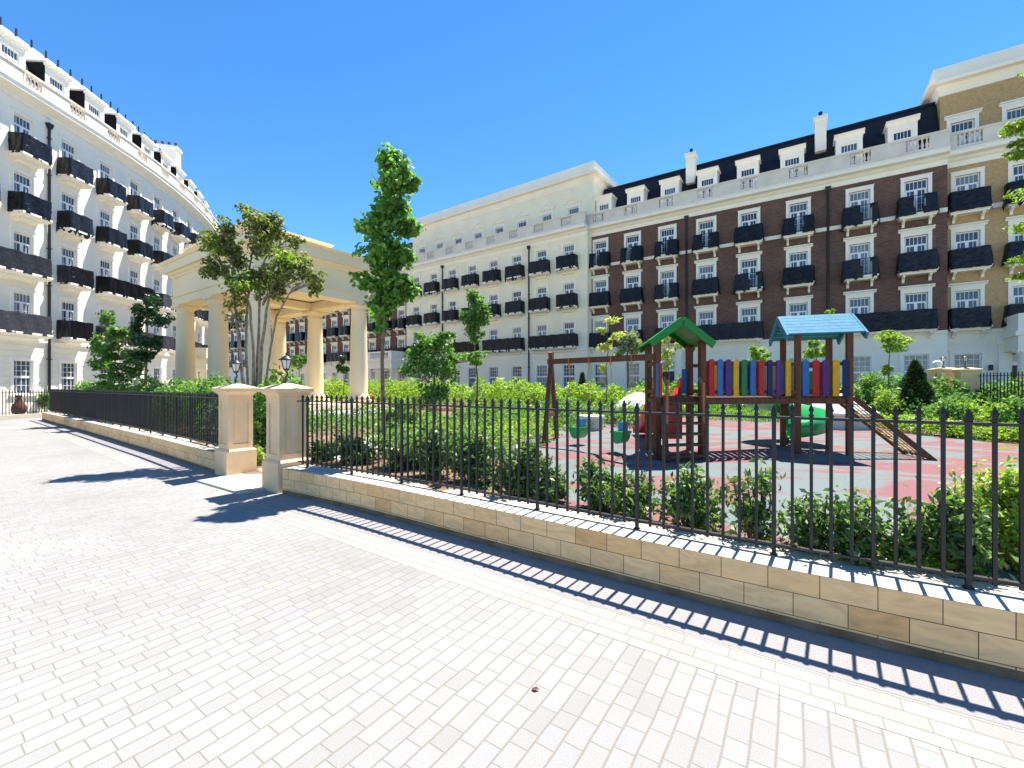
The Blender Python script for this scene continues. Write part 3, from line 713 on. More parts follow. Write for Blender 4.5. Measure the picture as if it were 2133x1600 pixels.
def terrace(name, label, Mx, x0, x1, wins, mt, attic, base=.0, doors=(), longs=(), seed=1, pipes=(), ret=None, heads=(W_mid, W_mid, W_top), dormers=None, roofbk=11, bal='bracket', wb=1.6, db=.52, belt=True):
    o = Mx @ Vector(((x0 + x1) / 2, 0, 0)); root = empty(name, (o.x, o.y, 0), label, 'apartment building', 'terraces round the garden')
    rnd = random.Random(seed); FL = (4.98, 8.33, 11.58)
    g = MB(); holes = []; hg = []
    for w_ in wins:
        for k, z in enumerate(FL): holes.append((w_ - .51, w_ + .51, z + .0, z + 2.08))
        if w_ in doors: hg.append((w_ - .55, w_ + .55, .35, 3.45))
        else: hg.append((w_ - .56, w_ + .56, 1.46, 3.46))
    wall(g, Mx, x0, x1, 4.62, 14.3, holes)
    D = roofbk
    g.quad([(x0, 0, 4.62), (x0, 0, 14.3), (x0, D, 14.3), (x0, D, 4.62)], Mx, [(0, 4.6), (0, 14.3), (D, 14.3), (D, 4.6)])
    g.quad([(x1, 0, 4.62), (x1, D, 4.62), (x1, D, 14.3), (x1, 0, 14.3)], Mx, [(0, 4.6), (D, 4.6), (D, 14.3), (0, 14.3)])
    g.build('wall', M[mt], root, rel(root, T(0, 0, 0)))
    g = MB(); wall(g, Mx, x0, x1, 0, 4.62, hg, [z for z in GR if z < 4.4])
    g.quad([(x0, 0, 0), (x0, 0, 4.62), (x0, D, 4.62), (x0, D, 0)], Mx); g.quad([(x1, 0, 0), (x1, D, 0), (x1, D, 4.62), (x1, 0, 4.62)], Mx)
    g.build('ground_floor_wall', M['white'], root, rel(root, T(0, 0, 0)))
    band(root, Mx, x0, x1, 4.62, 4.80, .10, 'trim'); 
    if belt and mt in ('brown', 'tan'): band(root, Mx, x0, x1, 11.52, 11.76, .06, 'trim')
    done = set()
    for i, w_ in enumerate(wins):
        for k, z in enumerate(FL): put_window(root, Mx, heads[k], w_, z)
        if w_ in doors:
            g = MB(); g.box(w_ - .5, w_ + .5, .12, .17, .35, 2.75); dd = g.build('door', M['door'], root, rel(root, Mx))
            g = MB(); g.box(w_ - .55, w_ + .55, .08, .17, 2.75, 2.95); g.box(w_ - .55, w_ - .5, .08, .17, .35, 3.45); g.box(w_ + .5, w_ + .55, .08, .17, .35, 3.45); g.build('frame', M['frame'], dd)
            g = MB(); g.box(w_ - .5, w_ + .5, .13, .15, 2.95, 3.45); g.build('fanlight', M['glass'], dd)
            g = MB()
            for s in (-1, 1): g.box(w_ + s * .85 - .2, w_ + s * .85 + .2, -.12, .02, .35, 3.9)
            g.box(w_ - 1.15, w_ + 1.15, -.2, .02, 3.9, 4.3); g.build('door_surround', M['trim'], root, rel(root, Mx))
            for s in (-1,):
                g = MB(); g.box(w_ + s * 1.35 - .07, w_ + s * 1.35 + .07, -.2, 0, 2.5, 2.8); g.build('wall_lamp', M['black'], root, rel(root, Mx))
        else: put_window(root, Mx, W_sash, w_, 1.46)
        for k, z in enumerate(FL):
            if k == 0 and i in done: continue
            if k == 0 and any(i == a for a in longs) and i + 1 < len(wins):
                c = (w_ + wins[i + 1]) / 2; balcony(root, Mx, c, z, abs(w_ - wins[i + 1]) + wb, db, bal, rnd.choice((0, 2, 6))); done.add(i + 1); continue
            cov = rnd.choice((1, 1, 3, 5, 0) if (k == 2 and mt == 'brown') else (0, 2, 4, 6, 0, 1, 5, 3) if mt == 'brown' else (0, 2, 0, 2, 6, 4))
            balcony(root, Mx, w_, z, wb, db, bal, cov)
    cornice(root, Mx, x0, x1, 14.2, 15.0, .55, 'trim')
    g = MB(); g.quad([(x0, -.55, 15.001), (x1, -.55, 15.001), (x1, 1.5, 15.001), (x0, 1.5, 15.001)], Mx); g.build('ledge', M['stone'], root, rel(root, T(0, 0, 0)))
    balustrade(root, Mx, x0, x1, 15.0, wins, M['stone'])
    if attic:
        g = MB(); y = .9; Ma = Mx @ T(0, y, 0); hh = [(w_ - .5, w_ + .5, 15.55, 17.15) for w_ in wins]
        wall(g, Ma, x0, x1, 15.0, 19.0, hh)
        for s, e in ((x0, 0), (x1, 1)):
            q = [(s, y, 15), (s, D, 15), (s, D, 19), (s, y, 19)]; g.quad(q if e else q[::-1], Mx, [(0, 0), (9, 0), (9, 4), (0, 4)])
        g.build('attic_wall', M[mt], root, rel(root, T(0, 0, 0)))
        for w_ in wins:
            put_window(root, Ma, W_mid2 if mt == 'tan' else W_attw, w_, 15.55)
            if mt != 'tan':
                g = MB(); g.prof([(0, 17.55), (-.08, 17.55), (-.12, 17.62), (0, 17.64)], w_ - .85, w_ + .85); 
                for s in (-1, 1): g.beam((w_ + s * .85, -.05, 17.6), (w_, -.05, 18.1), .1, .1)
                g.build('pediment', M['trim'], root, rel(root, Ma))
        # top cornice with parapet, turning the corners
        g = MB(); e = .0
        for z0, z1, a, b in ((18.9, 19.1, .05, .08), (19.1, 19.45, .08, .2), (19.45, 19.62, .55, .6)):
            v = [(x0 - a, y - a, z0), (x1 + a, y - a, z0), (x1 + a, D, z0), (x0 - a, D, z0), (x0 - b, y - b, z1), (x1 + b, y - b, z1), (x1 + b, D, z1), (x0 - b, D, z1)]
            g.add(v, [(0, 3, 2, 1), (4, 5, 6, 7), (0, 1, 5, 4), (1, 2, 6, 5), (2, 3, 7, 6), (3, 0, 4, 7)], Mx)
        g.box(x0 - .35, x1 + .35, y - .35, D, 19.62, 20.45, Mx); g.build('attic_cornice', M['white'], root, rel(root, T(0, 0, 0)))
    else:
        g = mansard(root, Mx, x0, x1, 15.0, 18.95, wins, None, None, ybk=D); ro = g.build('roof', M['slate'], root, rel(root, T(0, 0, 0)))
        for w_ in (dormers or wins): dormer(root, Mx, w_, 15.0, .75, W_none)
    for p_ in pipes: pipe(root, Mx, p_, .3, 14.0)
    return root
W_mid2 = french_mesh(1.0, 1.6, 'cornice')
MA = frame((24, 25, 0), .8325, -.554)
bw = [-.46, -3.05, -6.2, -9.05, -11.8, -14.55, -17.25, -19.95]
ra = terrace('brick_terrace', 'brown brick terrace with black mansard roof and white dormers behind the playground', MA, -21.3, .86, bw, 'brown', False, doors=(-14.55,), longs=(0, 3), seed=4, pipes=(-4.62, -13.15), dormers=[-.95, -3.5, -6.55, -9.2, -11.85, -14.55, -17.25, -19.95])
for x in (-4.95, -13.2): chimney(ra, MA, x, 1.9, 17.4, .62, .9, 2.1, 1)
terrace('tan_brick_block', 'tan brick block with tall white cornice at the right end of the terrace', frame((24, 25, 0), .8325, -.554) @ T(.865, .7, 0), 0, 12.5, [.95, 3.2, 6.0, 8.6, 11.2], 'tan', True, doors=(3.2,), seed=8, heads=(W_mid, W_mid, W_top))
MW = frame((6.25, 35.8, 0), .8141, -.5808)
wt = [-1.75, -4.45, -7.15, -9.85, -12.55, -15.25, -17.95, -20.7]
rw = terrace('white_block', 'cream stuccoed block with pedimented attic windows in the middle of the terrace', MW, -22.3, 0, wt, 'cream', True, longs=(0, 2, 4, 6), seed=3, pipes=(-5.75, -16.6), bal='cove', wb=1.72, db=.65, heads=(W_top, W_top, W_top))
MF = frame((6.25, 35.8, 0), .8141, -.5808) @ T(-22.31, .5, 0)
fw = [-1.4 - 2.7 * k for k in range(19)]
terrace('brick_terrace', 'far brown brick terrace seen between the pavilion columns', MF, -54, 0, fw, 'brown', False, longs=(0, 2, 4, 6, 8, 10, 12, 14, 16), seed=11, wb=1.75, db=.55)
# porches
def porch(label, Mx, w_, d, h, mt, base=.3):
    o = Mx @ Vector((0, 0, 0)); root = empty('porch', (o.x, o.y, base), label, 'porch', 'entrance porches')
    Mr = rel(root, Mx @ T(0, 0, 0)); z0 = base
    g = MB(); g.box(-w_ / 2 - .2, w_ / 2 + .2, -d - .2, 0, z0 - .3, z0 + .0); g.build('steps', M['stone'], root, Mr)
    for x in (-w_ / 2 + .25, w_ / 2 - .25):
        for y in (-d + .25,):
            g = MB(); g.box(x - .3, x + .3, y - .3, y + .3, z0, z0 + .25); g.lathe([(.25, z0 + .25), (.27, z0 + .33), (.235, z0 + .42), (.20, h - .25), (.24, h - .18), (.27, h - .1)], 20, None, True, (x, y)); g.box(x - .29, x + .29, y - .29, y + .29, h - .1, h); g.build('column', M[mt], root, Mr)
    g = MB(); g.box(-w_ / 2, w_ / 2, -d, 0, h, h + .75); g.box(-w_ / 2 - .12, w_ / 2 + .12, -d - .12, 0, h + .75, h + .98); g.build('entablature', M[mt], root, Mr)
    g = MB(); g.box(-w_ / 2, w_ / 2, -d, -d + .2, h + .98, h + 1.15); g.box(-w_ / 2, w_ / 2, -d - .02, -d + .22, h + 1.75, h + 1.9)
    for x in (-w_ / 2, w_ / 2 - .5): g.box(x, x + .5, -d, -d + .2, h + 1.15, h + 1.75)
    for s in (-1, 1): g.box(min(s * w_ / 2, s * (w_ / 2 - .2)), max(s * w_ / 2, s * (w_ / 2 - .2)), -d + .2, 0, h + .98, h + 1.9)
    n = int((w_ - 1) / .25)
    for k in range(n): g.lathe([(.05, h + 1.15), (.08, h + 1.35), (.04, h + 1.6), (.06, h + 1.75)], 8, None, True, (-w_ / 2 + .5 + (k + .5) * (w_ - 1) / n, -d + .1))
    g.build('balustrade', M[mt], root, Mr)
porch('white columned porch at the right end of the terrace by the tan block', MA @ T(5.0, .7, 0), 3.6, 2.0, 3.45, 'white')
porch('white columned porch between the cream block and far brick terrace', MW @ T(-24.4, .3, 0), 4.2, 2.4, 3.6, 'white')

# crescent on the left
LP = [(-27.6, 16.7), (-27.62, 19.3), (-27.66, 21.9), (-27.7, 24.5), (-27.76, 27.1), (-27.9, 29.7), (-28.15, 32.3), (-28.55, 34.85), (-29.1, 37.4), (-29.8, 39.9), (-30.6, 42.4), (-31.55, 44.8), (-32.6, 47.2), (-33.8, 49.5), (-35.1, 51.75), (-36.5, 53.9), (-38.0, 56.0), (-39.6, 58.0), (-41.3, 59.9)]
root = empty('white_crescent', (-28, 34, 0), 'curved white crescent with black wrapped balconies on the left', 'apartment building')
FLL = (4.6, 7.95, 11.3, 14.55); rnd = random.Random(5)
mids = [((a[0] + b[0]) / 2, (a[1] + b[1]) / 2) for a, b in zip(LP[:-1], LP[1:])]
gw = MB(); gg = MB(); gc = MB(); gl = MB(); gr = MB(); gs = MB(); gp = MB(); gsc = MB()
W_l = french_mesh(1.0, 2.3, 'plain'); W_ls = sash_mesh(1.0, 1.93); longset = {(1, 0), (3, 0)} 
for i in range(len(mids) - 1):
    a = Vector(mids[i]); b = Vector(mids[i + 1]); d = b - a; L = d.length; Mx = frame((*((a + b) / 2), 0), d.x, d.y); h2 = L / 2 + .002
    wall(gw, Mx, -h2, h2, 4.2, 17.7, [(-.5, .5, z, z + 2.3) for z in FLL])
    wall(gg, Mx, -h2, h2, 0, 4.2, [(-.5, .5, 1.17, 3.1)], [z for z in GR if z < 4.2])
    gsc.box(-h2, h2, -.1, .05, 4.17, 4.28, Mx)
    gc.prof([(.1, 17.62), (-.05, 17.62), (-.08, 17.82), (-.3, 17.92), (-.62, 18.02), (-.62, 18.24), (-.68, 18.26), (-.68, 18.32), (.1, 18.32)], -h2 - .06, h2 + .06, Mx)
    gl.quad([(-h2 - .1, -.6, 18.322), (h2 + .1, -.6, 18.322), (h2, 1.8, 18.322), (-h2, 1.8, 18.322)], Mx)
    # balustrade
    y = -.55; gp.box(-h2 - .05, h2 + .05, y, y + .25, 18.32, 18.53, Mx); gp.box(-h2 - .05, h2 + .05, y - .03, y + .28, 19.15, 19.27, Mx); gp.box(-h2 - .05, -.5, y + .02, y + .23, 18.53, 19.15, Mx); gp.box(.5, h2 + .05, y + .02, y + .23, 18.53, 19.15, Mx)
    for k in range(5): gp.lathe([(.06, 18.53), (.04, 18.6), (.075, 18.73), (.035, 18.95), (.06, 19.15)], 6, Mx, True, (-.4 + .2 * k, y + .125))
    # roof
    y0, y1 = .9, 2.3; o_ = .12
    gr.quad([(-h2, y0, 18.32), (h2, y0, 18.32), (h2 + o_, y1, 22.85), (-h2 - o_, y1, 22.85)], Mx); gr.quad([(-h2 - o_, y1, 22.85), (h2 + o_, y1, 22.85), (h2 + .6, 11, 22.85), (-h2 - .6, 11, 22.85)], Mx)
    for k in range(3): gs.beam(Vector((-h2 + (k + .5) * L / 3, y1 - .05, 22.8)), Vector((-h2 + (k + .5) * L / 3, y1 - .05, 23.25)), .07, .07, Mx)
    for k, z in enumerate(FLL):
        put_window(root, Mx, W_l, 0, z)
        wd = 1.45
        if k in (0, 1) and i == 2 - 0: balcony(root, Mx, -L / 2, z, 1.5 + L, .78, 'cove', 0)
        elif k in (0, 1) and i == 1: continue
        elif k == 1 and i == 4: balcony(root, Mx, L / 2, z, 1.5 + L, .78, 'cove', 2)
        elif k == 1 and i == 5: continue
        else: balcony(root, Mx, 0, z, wd, .78, 'cove', rnd.choice((0, 2, 4, 8, 10)))
    put_window(root, Mx, W_ls, 0, 1.17)
    dormer(root, Mx, 0, 18.35, .75, W_none, 3.1, 1.5, M['cheek'], 'trim', 2.3, .95)
    if i == 3: pipe(root, Mx, h2 - L, .2, 17.0)
    if i == 8: chimney(root, Mx, L / 2, 2.6, 20.6, .9, 2.6, 3.2, 5)
    if i == 13: chimney(root, Mx, L / 2, 2.4, 20.6, .9, 2.0, 2.6, 3)
I0 = rel(root, T(0, 0, 0))
a = mids[0]; gw.box(-12, 0, -1, -.01, 0, 22, frame((a[0], a[1], 0), 1, 0) @ T(0, .99, 0))
gw.build('wall', M['white'], root, I0); gg.build('ground_floor_wall', M['white'], root, I0); gc.build('cornice', M['trim'], root, I0); gsc.build('string_course', M['trim'], root, I0); gl.build('ledge', M['stone'], root, I0)
gp.build('parapet', M['stone'], root, I0); gr.build('roof', M['pale_roof'], root, I0); gs.build('ridge_posts', M['black'], root, I0)
Mp = frame((-29.9, 40.2, 0), -.30, .95); porch('sandy columned porch on the crescent beyond the left trees', Mp, 3.4, 1.8, 3.2, 'pave_stone', .1)
#@@PART3
# ------------------------------------------------------------------ pavilion
e1 = Vector((-.818, .575)); e2 = Vector((.569, .822)); C0 = Vector((-9.98, 17.09)); PS = 1.6
MP = Matrix(((e2.x, -e2.y, 0, C0.x), (e2.y, e2.x, 0, C0.y), (0, 0, 1, 0), (0, 0, 0, 1)))   # local x along the short open side, local y towards the back left
root = empty('pavilion', (C0.x, C0.y, .3), 'cream classical pavilion with six round columns behind the gate', 'pavilion'); Mr = rel(root, MP @ T(0, 0, -.96) @ Matrix.Scale(PS, 4))
LX, LY, S3 = 2.85, 4.68, 2.34
g = MB(); g.box(-.55, LX + .55, -.55, LY + .55, .60, 1.02); g.box(-.60, LX + .60, -.60, LY + .60, 1.02, 1.10); g.build('plinth', M['pave_stone'], root, Mr)
g = MB(); g.box(-.95, LX + .95, -1.0, -.605, .60, .86); g.box(-.85, LX + .85, -.8, -.603, .862, .94); g.build('steps', M['concrete_white'], root, Mr)
for x in (0, LX):
    for k in range(3):
        y = k * S3; g = MB(); g.lathe([(.30, 1.20), (.315, 1.26), (.29, 1.32), (.265, 1.35), (.255, 1.42), (.252, 2.2), (.235, 3.2), (.218, 3.80), (.235, 3.82), (.235, 3.85), (.218, 3.87), (.222, 3.92), (.27, 3.99)], 40, None, True, (x, y))
        g.box(x - .33, x + .33, y - .33, y + .33, 1.10, 1.20); g.box(x - .29, x + .29, y - .29, y + .29, 3.99, 4.07); g.build('column', M['pave_stone'], root, Mr)
def ringbox(g, o_, w_, z0, z1):
    x0, x1, y0, y1 = -o_, LX + o_, -o_, LY + o_
    g.box(x0, x1, y0, y0 + w_, z0, z1); g.box(x0, x1, y1 - w_, y1, z0, z1); g.box(x0, x0 + w_, y0 + w_, y1 - w_, z0, z1); g.box(x1 - w_, x1, y0 + w_, y1 - w_, z0, z1)
g = MB(); ringbox(g, .26, .52, 4.07, 4.29); ringbox(g, .285, .5, 4.292, 4.335); g.box(-.2, LX + .2, S3 - .2, S3 + .2, 4.09, 4.3); g.build('architrave', M['pave_stone'], root, Mr)
g = MB(); g.box(-.25, LX + .25, -.25, LY + .25, 4.337, 4.88); 
for z0, z1, a, b in ((4.882, 4.95, .27, .31), (4.952, 5.02, .33, .39)):
    g.taper(LX / 2, LY / 2, z0, z1, LX / 2 + a, LY / 2 + a, LX / 2 + b, LY / 2 + b)
g.build('frieze', M['pave_stone'], root, Mr)
g = MB()
for z0, z1, a, b in ((5.022, 5.27, .46, .46), (5.272, 5.34, .49, .54), (5.342, 5.40, .51, .3)):
    g.taper(LX / 2, LY / 2, z0, z1, LX / 2 + a, LY / 2 + a, LX / 2 + b, LY / 2 + b)
g.build('cornice', M['pave_stone'], root, Mr)
g = MB(); g.box(-.1, LX - .75, .35, LY - .35, 5.402, 5.66); g.taper((LX - .85) / 2, LY / 2, 5.662, 5.72, (LX - .65) / 2 + .06, LY / 2 - .29, (LX - .65) / 2 + .1, LY / 2 - .25); g.build('roof', M['pave_stone'], root, Mr)

# ------------------------------------------------------------------ foliage tools
def leaves(rs, blobs, n, size, up=.35, aspect=.55, sub=14, spread=.33, droop=0):
    """blobs: (centre, (rx,ry,rz), weight). Leaves are small folded quads gathered in clumps inside the blobs."""
    ws = np.array([b[2] for b in blobs], float); ws /= ws.sum(); cs = []; rr = []
    V = []; 
    for b, q in zip(blobs, ws):
        k = int(n * q)
        if k < 1: continue
        c = np.array(b[0], float); r = np.array(b[1], float); ns = max(3, int(sub * (.6 + .8 * rs.random())))
        d = rs.normal(size=(ns, 3)); d /= np.linalg.norm(d, axis=1)[:, None]; d *= (rs.random((ns, 1)) ** .45) * (.55 + .5 * rs.random((ns, 1)))
        sc_ = c + d * r; pick = rs.integers(0, ns, k); wgt = rs.random(ns) ** 1.2 + .15; pick = rs.choice(ns, k, p=wgt / wgt.sum())
        p = sc_[pick] + np.clip(rs.normal(size=(k, 3)), -1.7, 1.7) * r * spread * (.5 + .7 * rs.random((ns, 1)))[pick]
        cs.append(p); rr.append((p - c) / r)
    P = np.concatenate(cs); O = np.concatenate(rr); N = len(P)
    nrm = rs.normal(size=(N, 3)) * .8 + O * .45 + np.array([0, 0, up]); nrm /= np.linalg.norm(nrm, axis=1)[:, None]
    t = rs.normal(size=(N, 3)); t[:, 2] -= droop; t -= (t * nrm).sum(1)[:, None] * nrm; t /= np.linalg.norm(t, axis=1)[:, None]; b = np.cross(nrm, t)
    s = size * (.6 + .8 * rs.random((N, 1))); fold = .22
    v = np.stack([P - t * s, P + b * s * aspect + nrm * s * fold - t * s * .1, P + t * s, P - b * s * aspect + nrm * s * fold - t * s * .1], 1).reshape(-1, 3)
    return v
def leaf_obj(name, vs_, m_, parent=None, loc=(0, 0, 0)):
    v = np.concatenate(vs_) if isinstance(vs_, list) else vs_
    v = v - np.array(loc); n = len(v) // 4; me = bpy.data.meshes.new(name)
    me.vertices.add(len(v)); me.vertices.foreach_set('co', v.astype(np.float32).ravel()); me.loops.add(n * 4); me.loops.foreach_set('vertex_index', np.arange(n * 4, dtype=np.int32))
    me.polygons.add(n); me.polygons.foreach_set('loop_start', np.arange(0, n * 4, 4, dtype=np.int32)); me.polygons.foreach_set('loop_total', np.full(n, 4, dtype=np.int32))
    me.materials.append(m_); me.update(calc_edges=True); o = inst(name, me); o.parent = parent
    if parent is None: o.location = loc
    return o
def stem_path(p0, p1, r0, r1, rnd, wob=.05, n=5):
    p0 = Vector(p0); p1 = Vector(p1); L = (p1 - p0).length; out = []
    for i in range(n + 1):
        t = i / n; w_ = wob * L * math.sin(math.pi * t)
        out.append((p0.lerp(p1, t) + Vector((rnd.uniform(-1, 1), rnd.uniform(-1, 1), rnd.uniform(-.3, .3))) * w_, r0 + (r1 - r0) * t))
    return out
def tree(name, label, cat, base, blobs, n, size, mleaf, mbark, r0, stems=None, seed=1, group=None, extra=None, up=.35, spread=.33, sub=14, aspect=.55, lname='crown', top=None):
    """base world point; blobs: (px,py,Y,rx_px,ry_px,weight) in photo pixels at depth Y"""
    rs = np.random.default_rng(seed); rnd = random.Random(seed); base = Vector(base)
    root = empty(name, base, label, cat, group); B = []
    for px, py, Y, rx, ry, w_ in blobs:
        c = at(px, py, Y); k = Y / F; B.append((tuple(c), (rx * k, rx * k * .95, ry * k), w_))
    leaf_obj(lname, leaves(rs, B, n, size, up, aspect, sub, spread), mleaf, root, base)
    if extra: 
        eb, en, es, em = extra; leaf_obj('young_leaves', leaves(rs, [(tuple(at(a, b, Y)), (rx * Y / F, rx * Y / F, ry * Y / F), w_) for a, b, Y, rx, ry, w_ in eb], en, es, up, aspect, sub, spread), em, root, base)
    g = MB(); Ti = T(*(-base))
    if stems:
        for st in stems:
            P = [at(a, b, Y) for a, b, Y in st[0]]; 
            if st[2] is not None: P[0] = base.copy() + Vector((st[2], 0, 0))
            n_ = len(P); path = []
            for i in range(n_ - 1):
                for k in range(4):
                    t = k / 4; path.append((P[i].lerp(P[i + 1], t) + Vector((rnd.uniform(-1, 1), rnd.uniform(-1, 1), 0)) * st[1] * .25, st[1] * (1 - .8 * (i + t) / (n_ - 1))))
            path.append((P[-1], st[1] * .2)); g.ring(path, 8, Ti)
    else:
        tp = at(*top) if top else Vector(B[0][0]); g.ring(stem_path(base, tp, r0, r0 * .35, rnd, .015, 6), 8, Ti)
    for c, r, w_ in B:                                                  # limbs reaching into the clumps
        c = Vector(c)
        for k in range(4):
            e = c + Vector((rnd.uniform(-1, 1) * r[0], rnd.uniform(-1, 1) * r[1], rnd.uniform(-.3, .9) * r[2])) * .75
            s0 = Vector((base.x + (c.x - base.x) * .6, base.y + (c.y - base.y) * .6, max(base.z + .3, c.z - r[2] * .9)))
            g.ring(stem_path(s0, e, r0 * .28, r0 * .08, rnd, .06, 4), 5, Ti)
    g.build('trunk', mbark, root); return root
def gnd(px, Y, dz=0):
    x = (px - 1066.5) / F * Y; return Vector((x, Y, gz(x, Y) + dz))

# multi-stemmed tree by the gate
tree('tree', 'multi-stemmed tree with olive green crown in front of the pavilion', 'tree', gnd(528, 9.4),
     [(470, 500, 9.3, 42, 45, 1.6), (540, 490, 9.6, 55, 45, 2.0), (575, 470, 9.7, 30, 30, .8), (610, 560, 9.5, 48, 40, 1.5), (655, 585, 9.4, 28, 28, .6), (450, 560, 9.2, 28, 34, .7), (510, 560, 9.4, 55, 50, 1.8), (560, 600, 9.4, 36, 40, .7), (530, 455, 9.6, 40, 22, .7), (490, 640, 9.3, 30, 50, .35), (612, 500, 9.6, 25, 20, .35)],
     7800, .046, M['l_olive'], M['bark_grey'], .07,
     stems=[([(528, 900, 9.4), (530, 760, 9.4), (520, 640, 9.4), (480, 520, 9.3)], .055, 0), ([(528, 900, 9.4), (545, 720, 9.4), (560, 620, 9.4), (650, 560, 9.4)], .05, .06), ([(520, 900, 9.4), (500, 740, 9.4), (485, 600, 9.4), (450, 520, 9.3)], .045, -.08), ([(528, 900, 9.4), (538, 700, 9.5), (545, 560, 9.6), (580, 470, 9.7)], .045, .03), ([(528, 900, 9.4), (512, 720, 9.5), (520, 560, 9.6), (535, 470, 9.6)], .04, -.03), ([(528, 860, 9.4), (575, 660, 9.4), (610, 600, 9.4), (640, 585, 9.4)], .03, .05)], seed=3, group='trees in the garden',
     extra=([(600, 545, 9.4, 40, 28, 1), (520, 590, 9.3, 50, 25, .6), (450, 510, 9.2, 30, 30, .6)], 1500, .042, M['l_lime']), sub=22, spread=.2)
# tall slim maple
tree('tree', 'tall slim maple rising behind the near railing, right of the pavilion', 'tree', gnd(801, 7.3),
     [(812, 330, 7.3, 26, 30, .7), (815, 375, 7.3, 46, 34, 1.5), (815, 425, 7.3, 42, 34, 1.2), (795, 480, 7.3, 55, 32, 1.3), (850, 470, 7.3, 32, 20, .5), (800, 535, 7.3, 50, 30, 1.1), (845, 540, 7.3, 30, 20, .4), (765, 585, 7.3, 32, 20, .5), (820, 590, 7.3, 42, 25, .8), (800, 640, 7.3, 40, 30, .8), (855, 610, 7.3, 22, 14, .3), (790, 680, 7.3, 18, 18, .2), (862, 385, 7.3, 18, 22, .3), (755, 475, 7.3, 20, 12, .2), (806, 455, 7.3, 30, 26, .8), (803, 512, 7.3, 34, 24, .8), (808, 565, 7.3, 36, 22, .7), (812, 620, 7.3, 34, 22, .6)],
     7000, .046, M['l_maple'], M['bark'], .042, seed=7, group='trees in the garden', top=(808, 330, 7.3), aspect=.8, sub=20, spread=.26, up=.7,
     extra=([(850, 470, 7.3, 28, 18, 1), (850, 600, 7.3, 26, 18, 1), (770, 600, 7.3, 18, 14, .6), (830, 350, 7.3, 34, 26, .9)], 900, .046, M['l_mid']))
SM = [  # label, base px, Y, blobs, n, size, leaf, r0, top
 ('slender tree with drooping light green crown before the cream block', 992, 16, [(990, 625, 16, 24, 24, 1.2), (985, 665, 16, 28, 25, 1.3), (1010, 655, 16, 18, 28, .7), (990, 700, 16, 22, 18, .6)], 3600, .06, 'l_mid', .04, (992, 610, 16)),
 ('bushy many-branched young tree right of the tall maple', 905, 10.5, [(900, 720, 10.5, 38, 28, 1.2), (880, 765, 10.5, 40, 34, 1.4), (930, 770, 10.5, 38, 36, 1.4), (975, 745, 10.5, 36, 14, .8), (860, 740, 10.5, 24, 16, .5), (925, 700, 10.5, 24, 12, .4), (905, 820, 10.5, 38, 30, 1), (870, 700, 10.5, 12, 12, .2)], 5200, .048, 'l_mid', .045, (905, 720, 10.5)),
 ('dark green round-topped tree behind the far railing on the left', 302, 17, [(305, 640, 17, 26, 26, 1.3), (325, 665, 17, 20, 18, .6), (288, 680, 17, 18, 24, .7), (315, 715, 17, 30, 20, 1.1), (300, 745, 17, 26, 16, .8)], 2600, .085, 'l_dark', .06, (305, 640, 17)),
 ('light green young tree left of the dark round-topped tree', 236, 18, [(222, 660, 18, 16, 20, .6), (230, 700, 18, 22, 22, .9), (255, 690, 18, 20, 16, .6), (240, 735, 18, 40, 26, 1.4), (205, 720, 18, 18, 18, .6), (275, 740, 18, 26, 24, .9), (225, 790, 18, 36, 14, .8), (215, 760, 18, 24, 18, .8), (260, 770, 18, 34, 22, 1.1)], 4600, .075, 'l_mid', .05, (232, 680, 18)),
 ('small clipped tree seen through the pavilion between the two right columns', 716, 25, [(716, 748, 25, 9, 9, 1), (715, 768, 25, 11, 11, 1)], 700, .09, 'l_dark', .04, (716, 745, 25)),
 ('small light tree seen through the pavilion beside the right lantern', 625, 27, [(622, 755, 27, 18, 14, 1), (640, 748, 27, 10, 9, .4)], 700, .10, 'l_mid', .04, (623, 750, 27)),
 ('sparse yellow-leaved young tree above the swing beam', 1262, 19, [(1255, 690, 19, 14, 9, .6), (1285, 700, 19, 20, 8, .5), (1275, 668, 19, 22, 7, .4), (1262, 725, 19, 20, 10, .5), (1258, 770, 19, 10, 12, .3)], 520, .085, 'l_yellow', .03, (1265, 670, 19)),
 ('grey-green round-headed tree by the brick terrace door', 1309, 25, [(1305, 705, 25, 26, 20, 1.3), (1320, 725, 25, 26, 18, 1), (1290, 730, 25, 20, 16, .7)], 1500, .11, 'l_grey', .09, (1309, 700, 25)),
 ('thin yellow tree seen under the green playhouse roof', 1392, 19, [(1388, 705, 19, 14, 12, .6), (1395, 740, 19, 18, 22, 1), (1415, 720, 19, 12, 14, .5), (1385, 765, 19, 10, 10, .3)], 560, .08, 'l_yellow', .03, (1392, 700, 19)),
 ('small light green tree above the rainbow bridge', 1578, 21, [(1578, 740, 21, 18, 14, 1), (1570, 725, 21, 8, 7, .3), (1595, 740, 21, 8, 6, .3)], 480, .09, 'l_lime', .03, (1578, 735, 21)),
 ('young tree seen between the posts of the blue-roofed tower', 1700, 19, [(1695, 715, 19, 14, 12, .8), (1715, 730, 19, 14, 14, .8), (1690, 735, 19, 16, 10, .6), (1728, 650, 19, 7, 6, .2)], 800, .085, 'l_lime', .035, (1700, 710, 19)),
 ('slim flat-topped light green tree right of the blue-roofed tower', 1851, 15.5, [(1850, 702, 15.5, 30, 10, 1), (1862, 722, 15.5, 24, 12, 1), (1838, 695, 15.5, 14, 6, .4), (1885, 708, 15.5, 16, 7, .4), (1848, 770, 15.5, 14, 14, .4)], 1000, .07, 'l_lime', .03, (1851, 705, 15.5)),
]
